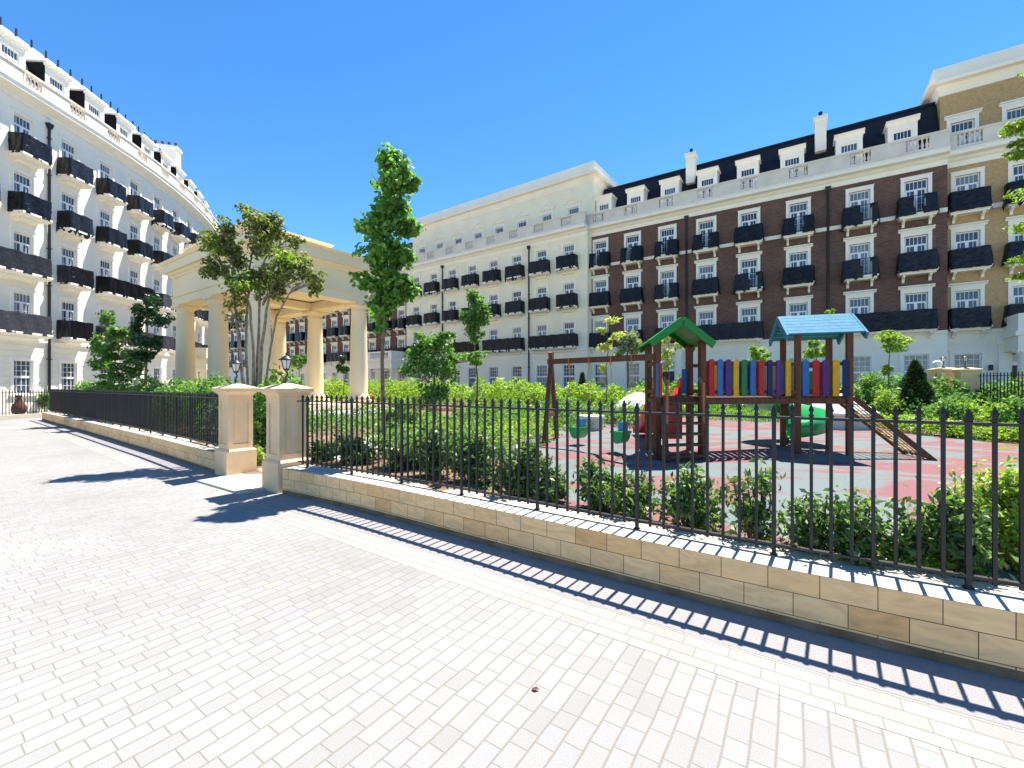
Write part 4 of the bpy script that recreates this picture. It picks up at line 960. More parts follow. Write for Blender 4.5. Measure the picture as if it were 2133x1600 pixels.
for i, (lb, px, Y, bl, n, s_, lf, r0, tp) in enumerate(SM):
    tree('tree', lb, 'tree', gnd(px, Y), bl, n, s_, M[lf], M['bark'], r0, seed=20 + i, group='trees in the garden', top=tp, sub=10, spread=.26)
def conifer(px, Y, top_py, base_py, wpx, n, label, seed):
    rs = np.random.default_rng(seed); base = gnd(px, Y); zt = at(px, top_py, Y).z; H = zt - base.z; Rr = wpx * Y / F; root = empty('conifer', base, label, 'conifer', 'dark conifers')
    q = rs.random(n) ** .8; ang = rs.random(n) * 6.283; rad = Rr * (1 - q) ** .8 * (.55 + .5 * rs.random(n)) * (1 + .15 * np.sin(ang * 3 + q * 20))
    P = np.stack([base.x + rad * np.cos(ang), base.y + rad * np.sin(ang), base.z + .1 + q * (H - .1)], 1)
    o_ = np.stack([np.cos(ang), np.sin(ang), .8 + 0 * ang], 1) + rs.normal(size=(n, 3)) * .35; o_ /= np.linalg.norm(o_, axis=1)[:, None]
    b = np.cross(o_, rs.normal(size=(n, 3))); b /= np.linalg.norm(b, axis=1)[:, None]; s = (.055 * (Y / 14)) * (.6 + .8 * rs.random((n, 1)))
    v = np.stack([P - o_ * s, P + b * s * .4, P + o_ * s * 1.2, P - b * s * .4], 1).reshape(-1, 3)
    leaf_obj('foliage', v, M['l_conifer'], root, base); g = MB(); g.ring([((0, 0, 0), .06), ((0, 0, H * .9), .015)], 8); g.build('trunk', M['bark'], root)
conifer(1906, 14, 752, 870, 44, 7000, 'dark cone-shaped conifer left of the far gate pillars', 71)
conifer(1213, 22, 778, 812, 14, 1500, 'tiny dark conifer against the cream block, left of the brick terrace', 72)

# shrubs along the near railing: (px, depth offset behind wall, half width px, top py, n, leaf size, material, label)
BK = offs(RW, .78)
def shrub(px, Y, rx, top, n, s_, lf, label, seed, blobs=None, nst=7, group='shrubs in the garden', low=.05, cat='shrub', name='shrub', ml='foliage', extra=None):
    rs = np.random.default_rng(seed); rnd = random.Random(seed); base = gnd(px, Y); zt = at(px, top, Y).z; H = max(.15, zt - base.z); Rx = rx * Y / F
    root = empty(name, base, label, cat, group); g = MB(); B = []
    for k in range(nst):
        a = rnd.uniform(0, 6.283); rr = rnd.random() ** .5 * Rx * .95; e = base + Vector((math.cos(a) * rr, math.sin(a) * min(rr, .8) * .6, H * rnd.uniform(.35, 1.0) * (1 - .25 * (rr / Rx) ** 2)))
        g.ring([(p - base, r) for p, r in stem_path(base + Vector((math.cos(a) * rr * .2, math.sin(a) * rr * .2, 0)), e, .011, .004, rnd, .06, 5)], 5)
        B.append((tuple(e - Vector((0, 0, H * .12))), (Rx * .30 + .05, Rx * .28 + .05, H * .22 + .02), .9)); m_ = base.lerp(e, .55); B.append((tuple(m_), (Rx * .3 + .04, Rx * .28 + .04, H * .22), .6 if low > 0 else .1))
    v = leaves(rs, B, n, s_, .45, .42, 8, .38); z0 = base.z + .02
    leaf_obj(ml, v, M[lf], root, base)
    if extra: leaf_obj('young_leaves', leaves(rs, [(b[0], b[1], 1) for b in B[::3]], int(n * .18), s_ * .9, .6, .4, 5, .4), M[extra], root, base)
    g.build('stems', M['bark'], root); return root
RX = [(-5.8, 8.06), (-4.6, 7.25)] + RW
def rb(px, o_=.78): return ray_on(offs(RX, o_), px)
SH = [(665, .9, 28, 925, 1500, .034, 'l_dark', 'dark low shrub beside the right gate pillar'),
      (735, .9, 38, 915, 2300, .034, 'l_dark', 'dark dense shrub behind the second railing post'),
      (850, 1.1, 48, 905, 2600, .034, 'l_shrub', 'glossy shrub under the tall maple'),
      (905, .8, 45, 880, 3000, .032, 'l_shrub', 'broad dark shrub just right of the maple trunk'),
      (980, .8, 42, 895, 2600, .032, 'l_shrub', 'tall leafy shrub at the left edge of the playground surface'),
      (1090, .7, 42, 930, 2200, .030, 'l_shrub', 'round glossy shrub in front of the swing frame'),
      (1148, .7, 30, 965, 1300, .030, 'l_shrub', 'low shrub right of the round glossy one before the swing'),
      (1235, .75, 40, 960, 1500, .030, 'l_shrub', 'loose shrub in front of the swing seats'),
      (1310, .65, 42, 985, 1500, .028, 'l_shrub', 'low open shrub left of the green-roofed playhouse'),
      (1440, .65, 55, 975, 2100, .028, 'l_shrub', 'wide open shrub in front of the playhouse ladder'),
      (1575, .6, 40, 960, 800, .028, 'l_shrub', 'thin twiggy shrub in front of the bridge'),
      (1700, .55, 50, 1030, 1700, .026, 'l_shrub', 'leafy shrub in front of the blue-roofed tower'),
      (1790, .5, 52, 1045, 1900, .026, 'l_shrub', 'dark leafy shrub left of the clipped low hedge'),
      (1900, .6, 40, 1020, 700, .026, 'l_shrub', 'sparse shrub in front of the climbing net foot'),
      (1992, .55, 46, 990, 2600, .026, 'l_shrub', 'tall dark shrub at the right end of the near railing')]
for i, (px, o_, rx, top, n, s_, lf, lb) in enumerate(SH):
    shrub(px, rb(px, o_), rx * 1.22, top - 8, int(n * (.68 if px > 1190 else .85)), s_ * 1.25, lf, lb, 100 + i, nst=13 if n < 1600 else 18, group='glossy shrubs along the near railing', extra='l_mid')
shrub(2098, rb(2098, .95), 66, 955, 7500, .024, 'l_lime', 'bright yellow-green bush at the right edge', 140, nst=22, extra='l_yellow')
shrub(2180, rb(2180, .9), 60, 1000, 3000, .024, 'l_mid', 'green bush just beyond the right edge', 141, nst=14)
shrub(1035, 7.6, 26, 915, 1200, .03, 'l_lime', 'small lime shrub at the left end of the rubber surface', 142)
shrub(1050, 5.6, 18, 985, 500, .03, 'l_lime', 'small lime plant behind the railing before the rubber', 143)
shrub(545, 9.0, 18, 850, 1600, .045, 'l_mid', 'green bush seen through the gate opening', 144, nst=10)
shrub(535, 8.3, 15, 930, 700, .035, 'l_lime', 'low lime plant at the foot of the gate opening', 145)
shrub(760, 22, 30, 812, 900, .07, 'l_orange', 'orange-flowering shrub behind the right pavilion column', 146)
for i, (px, Y, rx, top, lf, lb, n) in enumerate([(1805, 15, 32, 778, 'l_mid', 'tall loose bush between the blue tower and the conifer', 3000), (1850, 14, 30, 800, 'l_lime', 'light bush left of the conifer', 2000), (1985, 11.5, 45, 830, 'l_mid', 'leafy bush in front of the far gate pillars', 3000),
        (2060, 11, 45, 825, 'l_lime', 'light green bush right of the far gate pillars', 2600), (2125, 10.5, 40, 820, 'l_mid', 'green bush at the right edge above the low hedge', 2200), (1560, 20, 45, 838, 'l_grey', 'greyish bush seen under the rainbow bridge', 1600), (1330, 22, 32, 806, 'l_mid', 'round bush on the lawn below the terrace door', 1400),
        (1130, 14, 40, 850, 'l_grey', 'greyish bush behind the swing frame legs', 1600), (1255, 14.5, 40, 850, 'l_grey', 'greyish bush behind the round stone table', 1600), (830, 12, 48, 828, 'l_mid', 'green bush behind the maple trunk', 2600), (965, 12, 40, 850, 'l_shrub', 'dark bush below the bushy young tree', 2200), (1010, 11, 30, 865, 'l_mid', 'mid green bush left of the swing', 1600)]):
    shrub(px, Y, rx, top, n, .05 * max(1, Y / 14), lf, lb, 150 + i, nst=12, group='bushes around the playground')
# long beds and hedges nobody could count leaf by leaf
def bed(name, label, cat, pts, wid, h, n, s_, lf, seed, group='hedges', up=.5, hv=.2):
    rs = np.random.default_rng(seed); P = [Vector((p[0], p[1])) for p in pts]; S = arc([tuple(p) for p in P]); q = rs.random(n) * S[-1]; out = np.zeros((n, 3)); idx = np.searchsorted(S, q) - 1; idx = np.clip(idx, 0, len(P) - 2)
    PX = np.array([[p.x, p.y] for p in P]); t = (q - np.array(S)[idx]) / (np.array(S)[idx + 1] - np.array(S)[idx]); c = PX[idx] + (PX[idx + 1] - PX[idx]) * t[:, None]; d = PX[idx + 1] - PX[idx]; d /= np.linalg.norm(d, axis=1)[:, None]
    off = (rs.random(n) - .5) * wid; bump = 1 + hv * np.sin(q * 2.3 + seed) * np.cos(q * .9) + hv * .7 * np.sin(q * 5.1 + off * 3); prof_ = (1 - np.abs(off / wid * 2) ** 3)
    z = np.array([gz(a, b) for a, b in c]) + h * bump * (.25 + .75 * prof_) * (rs.random(n) ** .35) + .01
    X = c[:, 0] - d[:, 1] * off; Y = c[:, 1] + d[:, 0] * off; Pn = np.stack([X, Y, z], 1) + rs.normal(size=(n, 3)) * s_ * .7
    nr = rs.normal(size=(n, 3)) * .7 + np.array([0, 0, up]); nr /= np.linalg.norm(nr, axis=1)[:, None]; t_ = np.cross(nr, rs.normal(size=(n, 3))); t_ /= np.linalg.norm(t_, axis=1)[:, None]; b = np.cross(nr, t_); s = s_ * (.6 + .8 * rs.random((n, 1)))
    v = np.stack([Pn - t_ * s, Pn + b * s * .5 + nr * s * .2, Pn + t_ * s, Pn - b * s * .5 + nr * s * .2], 1).reshape(-1, 3)
    o = leaf_obj(name, v, M[lf], None, (P[0].x, P[0].y, 0)); tag(o, label, cat, group); return o
def pw(px, Y): return ((px - 1066.5) / F * Y, Y)
bed('hedge', 'clipped lime hedge along the far edge of the playground', 'hedge', [pw(1620, 17.5), pw(1740, 14.8), pw(1850, 12.9), pw(1960, 11.2), pw(2085, 10.2), pw(2200, 9.5)], .9, .42, 9000, .045, 'l_lime', 1)
bed('hedge', 'low lime hedge left of the swing along the rubber edge', 'hedge', [pw(1030, 8.6), pw(1060, 11), pw(1110, 13), pw(1180, 14.6), pw(1300, 16.6)], .9, .36, 6500, .045, 'l_lime', 2)
bed('hedge', 'clipped dark hedge strip behind the wall near the right end', 'hedge', [pw(1835, rb(1835, .62)), pw(1900, rb(1900, .6)), pw(1975, rb(1975, .58))], .34, .17, 2600, .02, 'l_lime', 3, hv=.08)
bed('hedge', 'tall bright green planting in front of the cream block', 'hedge', [xy(-16, 21.5), xy(-12, 20.5), xy(-8, 19.5), xy(-4.6, 18.5)], 2.4, 1.1, 15000, .075, 'l_lime', 4)
bed('hedge', 'mid green hedge at the top of the lawn below the brick terrace', 'hedge', [xy(-8, 24.2), xy(-2, 24.0), xy(4, 23.8), xy(9, 23.6), xy(14, 23)], 1.8, .95, 13000, .09, 'l_mid', 5, hv=.35)
bed('hedge', 'mixed hedge right of the blue tower behind the lime hedge', 'hedge', [pw(1640, 19), pw(1760, 16.5), pw(1880, 14.2), pw(2000, 12.6), pw(2150, 11)], 1.3, .75, 9000, .06, 'l_mid', 6, hv=.3)
bed('hedge', 'dense green hedge behind the far railing on the left', 'hedge', [offs(LW, 1.3)[int(q * (len(LW) - 1))] for q in (.06, .25, .45, .65, .85, 1)], 1.3, 1.25, 26000, .06, 'l_mid', 7, hv=.2)
bed('hedge', 'low bushes between the pavilion and the far railing', 'hedge', [xy(-29, 18), xy(-25, 16.5), xy(-19, 16)], 2.6, 1.3, 9000, .08, 'l_lime', 8, hv=.3)
bed('hedge', 'bright hedge seen behind the pavilion columns', 'hedge', [xy(-24, 20.5), xy(-17, 17.5), xy(-11, 16.5)], 1.6, 1.35, 9000, .075, 'l_lime', 9, hv=.25)
bed('hedge', 'green undergrowth between the pavilion and the playground', 'hedge', [xy(-9.5, 11.5), xy(-7.5, 12.5), xy(-5.5, 13.5), xy(-4.2, 14.6)], 3.2, .6, 12000, .05, 'l_mid', 10, hv=.4)
bed('hedge', 'yellowish ground plants left of the playground surface', 'hedge', [xy(-8.6, 7.5), xy(-6.8, 8.6), xy(-5.6, 10)], 2.2, .25, 5000, .035, 'l_lime', 11, hv=.4)
bed('hedge', 'low green ground plants between the gate and the pavilion', 'hedge', [xy(-17.5, 6.9), xy(-12.5, 6.9), xy(-9.4, 7.6)], 2.0, .4, 6500, .04, 'l_mid', 12, hv=.4)
bed('hedge', 'leafy ground cover behind the dark shrubs under the maple', 'hedge', [xy(-6.3, 5.0), xy(-5.4, 7.4), xy(-7.6, 9.6)], 2.6, .35, 7500, .035, 'l_mid', 13, hv=.5)
bed('hedge', 'low leafy planting on the open ground right of the pavilion steps', 'hedge', [xy(-12.5, 9.4), xy(-8.5, 10.2), xy(-5.5, 12.2)], 3.2, .4, 9000, .045, 'l_mid', 14, hv=.5)
bed('hedge', 'yellow-green planting beyond the right end of the playground', 'hedge', [(9.2, 2.6), (11.6, 5.2), (12.8, 8.6), (13.4, 11)], 2.8, .45, 9000, .045, 'l_lime', 15, hv=.5)
# short grass on the lawn
rs = np.random.default_rng(9); n = 26000
u = rs.random(n) * 20.5 - 8.8; d_ = 17.6 + rs.random(n) * 6.5; k_ = .83 * .83 + .56 * .56; X = (u * .83 + d_ * .56) / k_; Y = (-u * .56 + d_ * .83) / k_
Z = np.array([gz(a, b) for a, b in zip(X, Y)]); P = np.stack([X, Y, Z], 1); a = rs.random(n) * 6.283; sd = np.stack([np.cos(a), np.sin(a), 0 * a], 1) * .02; hgt = np.stack([rs.normal(size=n) * .03, rs.normal(size=n) * .03, .07 + .07 * rs.random(n)], 1)
v = np.stack([P - sd, P + sd, P + hgt + sd * .3, P + hgt - sd * .3], 1).reshape(-1, 3); o = leaf_obj('grass', v, M['grass'], None, (0, 15, 0)); tag(o, 'short bright green grass on the lawn slope', 'grass', None, 'stuff')
# feathery branches hanging in at the right edge
tree('tree', 'feathery yellow-green tree leaning in at the right edge', 'tree', Vector((10.6, 7.2, .3)), [(2125, 262, 7.5, 42, 16, 1), (2135, 320, 7.5, 34, 14, .6), (2130, 300, 7.5, 25, 12, .4), (2150, 400, 7.5, 45, 14, .5), (2145, 470, 7.5, 40, 14, .4), (2140, 540, 7.5, 38, 16, .5), (2135, 575, 7.5, 28, 10, .3), (2230, 420, 7.3, 70, 170, 1.4), (2290, 300, 7.3, 80, 100, 1), (2150, 150, 7.5, 25, 8, .15)], 4200, .045, M['l_lime'], M['bark'], .09, seed=60, group='trees in the garden', top=(2330, 300, 7.2), aspect=.3, sub=16, spread=.2)
#@@PART4
# ------------------------------------------------------------------ playground
ZG = .33
def plank(root, nm, p, ang, w_, z0, z1, m_, t=.022):
    g = MB(); g.box(-w_ / 2, w_ / 2, -t / 2, t / 2, z0, z1 - .02); g.taper(0, 0, z1 - .02, z1, w_ / 2, t / 2, w_ / 2 - .02, t / 2)
    for z in (z0 + .05, z1 - .12): g.ring([((0, -t / 2 - .008, z), .008), ((0, -t / 2, z), .01)], 6)
    o0 = root.location; return g.build(nm, M[m_], root, T(p[0] - o0.x, p[1] - o0.y, -o0.z) @ Matrix.Rotation(ang, 4, 'Z'))
def posts(root, pts, tops, w_=.09, ang=0):
    o0 = root.location; names = []
    for p, zt in zip(pts, tops):
        g = MB(); g.box(-w_ / 2, w_ / 2, -w_ / 2, w_ / 2, ZG - .08 - o0.z, zt - o0.z); g.taper(0, 0, zt - o0.z, zt - o0.z + .012, w_ / 2, w_ / 2, w_ / 2 - .012, w_ / 2 - .012)
        for z in (1.45, 2.02): g.ring([((0, -w_ / 2 - .012, z - o0.z), .016), ((0, -w_ / 2, z - o0.z), .018)], 8)
        g.build('post', M['wood'], root, T(p[0] - o0.x, p[1] - o0.y, 0) @ Matrix.Rotation(ang, 4, 'Z'))
V2 = lambda *a: Vector(a)
FZ = 1.42
# tower with the blue roof
F2, G2, B2, H2 = V2(5.42, 8.2), V2(6.2, 7.94), V2(5.72, 9.12), V2(6.5, 8.86); ce = (F2 + G2 + B2 + H2) / 4
F1, G1, B1, H1 = V2(2.56, 7.62), V2(3.42, 7.78), V2(2.72, 8.62), V2(3.60, 8.76); c1 = (F1 + G1 + B1 + H1) / 4
pr = empty('climbing_frame', (c1.x, c1.y, ZG), 'wooden playground with a green and a blue roofed tower joined by a rainbow bridge', 'playground'); I1 = T(-c1.x, -c1.y, -ZG)
posts(pr, (F2, G2, B2, H2), (2.58, 2.58, 2.58, 2.58), .095, -.32); posts(pr, (F1, G1, B1, H1), (2.42, 2.42, 2.42, 2.42), .10, .17)
def deck(pts, z):
    g = MB(); n = 7; a, b, c, d = pts
    for k in range(n):
        t0, t1 = k / n + .01, (k + 1) / n - .01; p = [a.lerp(b, t0), a.lerp(b, t1), d.lerp(c, t1), d.lerp(c, t0)]
        g.add([(*q, z - .03) for q in p] + [(*q, z) for q in p], [(0, 3, 2, 1), (4, 5, 6, 7), (0, 1, 5, 4), (1, 2, 6, 5), (2, 3, 7, 6), (3, 0, 4, 7)])
    for p, q in ((a, b), (b, c), (c, d), (d, a)): g.beam((*p, z - .09), (*q, z - .09), .04, .11)
    g.build('deck', M['wood'], pr, I1)
deck((F2, G2, H2, B2), FZ); deck((F1, G1, H1, B1), FZ)
def gable(ridge0, ridge1, off, drop, m_, nm, th=.03, eave=0):
    g = MB(); r0, r1 = Vector(ridge0), Vector(ridge1); of = Vector((*off, 0)); n = 6
    for s in (-1, 1):
        e0 = r0 + of * s - Vector((0, 0, drop)); e1 = r1 + of * s - Vector((0, 0, drop)); nr = (r1 - r0).cross(e0 - r0).normalized(); nr = nr if nr.z > 0 else -nr
        for k in range(n):
            a0, a1 = k / n, (k + 1) / n - .012; q = [r0.lerp(e0, a0), r1.lerp(e1, a0), r1.lerp(e1, a1), r0.lerp(e0, a1)]
            g.add([tuple(p) for p in q] + [tuple(p + nr * th) for p in q], [(0, 1, 2, 3), (7, 6, 5, 4), (0, 4, 5, 1), (1, 5, 6, 2), (2, 6, 7, 3), (3, 7, 4, 0)])
    g.build(nm, m_, pr, I1)
    for r_, sg in ((r0, -1), (r1, 1)):                                   # barge boards at the gable ends
        g = MB(); d = (r1 - r0).normalized() * .02 * sg
        for s in (-1, 1):
            e_ = r_ + of * s * 1.04 - Vector((0, 0, drop * 1.04)); g.beam(r_ + d - Vector((0, 0, .035)), e_ + d - Vector((0, 0, .035)), .035, .13)
        g.build('barge_board', m_, pr, I1)
ax = V2(.95, -.312); bx = V2(.312, .95)
gable((*(ce - ax * .60), 2.985), (*(ce + ax * .60), 2.985), -bx * .62, .42, M['sky_blue'], 'roof')
b1 = (B1 - F1).normalized(); a1 = (G1 - F1).normalized(); m1 = (F1 + G1) / 2
gable((*(m1 - b1 * .22), 2.78), (*(m1 + b1 * 1.15), 2.78), a1 * .58, .40, M['roof_green'], 'roof')
for zt in (1.5, 2.02):                                                   # rails of the bridge and the towers
    g = MB()
    for p, q in ((G1, F2), (H1, B2), (F2, G2), (B2, H2), (F1, B1)): g.beam((*p, zt), (*q, zt), .045, .07)
    g.build('rail', M['wood'], pr, I1)
g = MB(); n = 16
for k in range(n):
    a = G1.lerp(F2, k / n + .008); b = G1.lerp(F2, (k + 1) / n - .008); c = H1.lerp(B2, (k + 1) / n - .008); d = H1.lerp(B2, k / n + .008)
    g.add([(*q, FZ - .06) for q in (a, b, c, d)] + [(*q, FZ - .02) for q in (a, b, c, d)], [(0, 3, 2, 1), (4, 5, 6, 7), (0, 1, 5, 4), (1, 2, 6, 5), (2, 3, 7, 6), (3, 0, 4, 7)])
g.beam((*G1, FZ - .1), (*F2, FZ - .1), .05, .09); g.beam((*H1, FZ - .1), (*B2, FZ - .1), .05, .09); g.build('bridge_deck', M['wood'], pr, I1)
def pl_line(p, q, items, zb=1.42, zt=2.09, side=-.04):
    d = q - p; ang = math.atan2(d.y, d.x); nrm = V2(-d.y, d.x).normalized() * side
    for px, col in items:
        r = (px - 1066.5) / F; t = (r * p.y - p.x) / (d.x - r * d.y); pt = p + d * t + (nrm if nrm.y * side > 0 or True else nrm); plank(pr, 'plank', pt, ang, .105, zb, zt, col)
pl_line(G1, F2, [(1479, 'red'), (1497, 'blue'), (1514, 'purple'), (1530, 'yellow'), (1547, 'green'), (1565, 'blue'), (1582, 'red'), (1600, 'navy'), (1618, 'purple'), (1638, 'yellow')])
pl_line(H1, B2, [(1470, 'dark_red'), (1488, 'yellow'), (1506, 'navy'), (1522, 'green'), (1540, 'navy'), (1557, 'navy'), (1574, 'dark_red'), (1592, 'tan'), (1608, 'tan'), (1625, 'blue')])
pl_line(F2, G2, [(1677, 'blue'), (1698, 'red'), (1719, 'purple'), (1740, 'yellow'), (1760, 'navy')])
pl_line(B2, H2, [(1650, 'tan'), (1668, 'green'), (1708, 'dark_red')])
pl_line(F1, B1, [(1374, 'blue'), (1382, 'red')], 1.42, 2.0, .04)
plank(pr, 'plank', H1.lerp(B1, .1) , math.atan2(a1.y, a1.x), .16, 1.45, 1.95, 'blue')
for zt in (2.12, 2.2): pass
# ladder at the front of the green tower
g = MB(); s0, s1 = F1.lerp(G1, .14), F1.lerp(G1, .93); dn = V2(-.05, -.32)
for s_ in (s0, s1): g.beam((*(s_ + dn), ZG), (*(s_ + dn * .05), FZ), .05, .12)
g.build('ladder_side', M['wood'], pr, I1)
for k in range(6):
    t = .04 + k * .165; a = s0 + dn * (1 - t); b = s1 + dn * (1 - t); g = MB(); g.beam((*a, ZG + (FZ - ZG) * t + .04), (*b, ZG + (FZ - ZG) * t + .04), .16, .035); g.build('tread', M['wood'], pr, I1)
for s_ in (s0, s1):
    g = MB(); q = s_ + V2(-.01, -.2); g.beam((*q, .95), (*q, 1.62), .04, .05); g.beam((*q, 1.62), (*(s_ + V2(0, -.02)), 1.75), .04, .05); g.beam((*q, .95), (*(q + V2(.04, .12)), .78), .04, .05); g.build('handrail', M['wood_light'], pr, I1)
# straight red slide behind the green tower
def chute(path, wd, wall_, m_, nm, side=None):
    g = MB(); n = len(path); v = []; th = .012
    for i, p in enumerate(path):
        p = Vector(p); d = (Vector(path[min(i + 1, n - 1)]) - Vector(path[max(i - 1, 0)])); d.normalize(); s_ = d.cross(Vector((0, 0, 1))).normalized(); up = s_.cross(d).normalized()
        prf = [(-.5 * wd - .03, wall_), (-.5 * wd, wall_), (-.47 * wd, .03), (-.3 * wd, 0), (.3 * wd, 0), (.47 * wd, .03), (.5 * wd, wall_), (.5 * wd + .03, wall_), (.5 * wd + .02, -.02), (-.5 * wd - .02, -.02)]
        v += [tuple(p + s_ * a + up * b) for a, b in prf]
    m = 10; f = [(i * m + k, i * m + (k + 1) % m, (i + 1) * m + (k + 1) % m, (i + 1) * m + k) for i in range(n - 1) for k in range(m)]
    g.add(v, f + [tuple(range(m)), tuple((n - 1) * m + k for k in range(m))[::-1]], None, None, True); return g.build(nm, M[m_], pr, I1)
mb_ = B1.lerp(H1, .42); chute([(mb_.x, mb_.y - .05, FZ), (mb_.x + .02, mb_.y + .2, FZ - .02), (mb_.x + .06, mb_.y + .6, FZ - .28), (mb_.x + .12, mb_.y + 1.3, FZ - .72), (mb_.x + .17, mb_.y + 1.8, ZG + .16), (mb_.x + .2, mb_.y + 2.15, ZG + .12)], .46, .16, 'red_plastic', 'slide')
for s_ in (-.29, .29): g = MB(); g.add([(mb_.x + s_ - .015, mb_.y - .04, FZ), (mb_.x + s_ + .015, mb_.y - .04, FZ), (mb_.x + s_ + .015, mb_.y + .22, FZ), (mb_.x + s_ - .015, mb_.y + .22, FZ), (mb_.x + s_ - .015, mb_.y - .04, FZ + .36), (mb_.x + s_ + .015, mb_.y - .04, FZ + .36), (mb_.x + s_ + .015, mb_.y + .12, FZ + .30), (mb_.x + s_ - .015, mb_.y + .12, FZ + .30)], [(0, 3, 2, 1), (4, 5, 6, 7), (0, 1, 5, 4), (1, 2, 6, 5), (2, 3, 7, 6), (3, 0, 4, 7)]); g.build('slide_entry', M['red_plastic'], pr, I1)
g = MB(); q0 = F1 + V2(.22, .45); g.box(q0.x, q0.x + .40, q0.y, q0.y + .03, .62, 1.30); g.build('play_panel', M['red_plastic'], pr, I1)
# green spiral slide behind the blue tower
path = []; cx, cy = 6.22, 9.80
for k in range(30):
    t = k / 29; a = R(-95 - 385 * t) ; path.append((cx + .52 * math.cos(a) * (1 if t < .98 else 1), cy + .52 * math.sin(a), FZ - (FZ - ZG - .18) * t))
chute(path, .56, .30, 'green_plastic', 'spiral_slide')
g = MB(); g.ring([((cx, cy, ZG), .06), ((cx, cy, 1.5), .06)], 12); g.build('slide_post', M['black'], pr, I1)
g = MB(); mm = B2.lerp(H2, .45); g.box(mm.x - .02, mm.x + .34, mm.y + .06, mm.y + .1, 1.42, 1.92); g.build('slide_entry', M['green_plastic'], pr, I1)
# climbing net on the right
g = MB(); a0, a1_, b0, b1_ = Vector((*(G2 + V2(.05, -.03)), 1.40)), Vector((7.14, 7.30, ZG)), Vector((*(H2 + V2(.05, -.02)), 1.40)), Vector((7.42, 8.12, ZG))
g.beam(a0, a1_, .08, .09); g.beam(b0, b1_, .08, .09); g.build('net_beam', M['wood'], pr, I1)
g = MB(); g.beam(a0.lerp(a1_, .93), b0.lerp(b1_, .93), .06, .05); g.beam(a0.lerp(a1_, .02), b0.lerp(b1_, .02), .06, .06); g.build('net_rung', M['wood'], pr, I1)
g = MB(); rnd = random.Random(2)
for k in range(1, 9):
    t = k / 9.5; P = [(a0.lerp(a1_, t)).lerp(b0.lerp(b1_, t), s_ / 4) - Vector((0, 0, .04 * math.sin(math.pi * s_ / 4))) for s_ in range(5)]; g.ring([(p, .011) for p in P], 5)
for s_ in range(1, 5):
    P = [(a0.lerp(a1_, k / 9.5)).lerp(b0.lerp(b1_, k / 9.5), s_ / 5) - Vector((0, 0, .035)) for k in range(0, 10)]; g.ring([(p, .011) for p in P], 5)
g.build('rope_net', M['rope'], pr, I1)
# swing
A0 = Vector((.87, 9.62, 2.15)); A1 = Vector((F1.x - .02, F1.y, 2.12)); dv = (A1 - A0)
sw = empty('swing', (A0.x, A0.y, ZG), 'wooden swing beam with A-frame legs left of the green-roofed tower', 'swing'); Is = T(-A0.x, -A0.y, -ZG)
g = MB(); g.beam(A0 - dv * .03, A1, .09, .11); g.build('beam', M['wood'], sw, Is)
for q in (Vector((.665, 8.98, ZG)), Vector((1.07, 10.25, ZG))):
    g = MB(); tp = A0 + (A0 - q).normalized() * .2 + Vector((0, 0, .02)); g.beam(q, tp, .09, .09); g.build('leg', M['wood'], sw, Is)
    g = MB(); g.box(q.x - .06, q.x + .06, q.y - .06, q.y + .06, ZG, ZG + .08); g.build('foot', M['orange'], sw, Is)
g = MB(); g.beam(Vector((.665, 8.98, ZG)).lerp(A0, .36), Vector((1.07, 10.25, ZG)).lerp(A0, .36), .05, .09); g.build('brace', M['wood'], sw, Is)
for i, px in enumerate((1185, 1227, 1272, 1315)):
    r = (px - 1066.5) / F; t = (r * A0.y - A0.x) / (dv.x - r * dv.y); p = A0 + dv * t; g = MB(); g.box(-.02, .02, -.055, .055, -.08, .06); g.ring([((0, 0, -.08), .02), ((0, 0, -.13), .014)], 6); g.build('bracket', M['orange'], sw, T(p.x - A0.x, p.y - A0.y, p.z - ZG))
for lb, px0, px1, zs in (('green bucket swing seat nearer the A-frame legs', 1185, 1227, .72), ('green bucket swing seat with blue inside, nearer the green-roofed tower', 1272, 1315, .72)):
    ts = [(((px - 1066.5) / F) * A0.y - A0.x) / (dv.x - ((px - 1066.5) / F) * dv.y) for px in (px0, px1)]; p0, p1 = A0 + dv * ts[0], A0 + dv * ts[1]; c = (p0 + p1) / 2; ang = math.atan2(dv.y, dv.x)
    rt = empty('bucket_swing', (c.x, c.y, zs), lb, 'swing', 'bucket swings hanging from the beam', ang); hw = (p1 - p0).length / 2 * .52
    g = MB(); v = []; n = 12; pf = []
    for k in range(n + 1):
        a = math.pi + math.pi * k / n; pf.append((hw * 1.1 * math.cos(a), .24 * math.sin(a) + .04))
    pts = [(x, -.13, z) for x, z in pf] + [(x, .13, z) for x, z in pf]; f = [(k, k + 1, n + 2 + k, n + 1 + k) for k in range(n)] + [tuple(range(n + 1)), tuple(range(n + 1, 2 * n + 2))[::-1]]; g.add(pts, f)
    g.box(-hw * 1.15, hw * 1.15, -.15, .15, .0, .035)
    g.build('seat', M['green_plastic'], rt)
    g = MB(); g.box(-hw * .62, hw * .62, .02, .12, .036, .20); g.build('backrest', M['blue_plastic'], rt)
    g = MB()
    for s_, p in ((-1, p0), (1, p1)):
        q = rt.matrix_basis.inverted() @ (p - Vector((0, 0, .12)))
        for y in (-.1, .1): g.ring([((s_ * hw * 1.05, y, .03), .005), (tuple(q), .005)], 5)
    g.build('chain', M['rope'], rt)
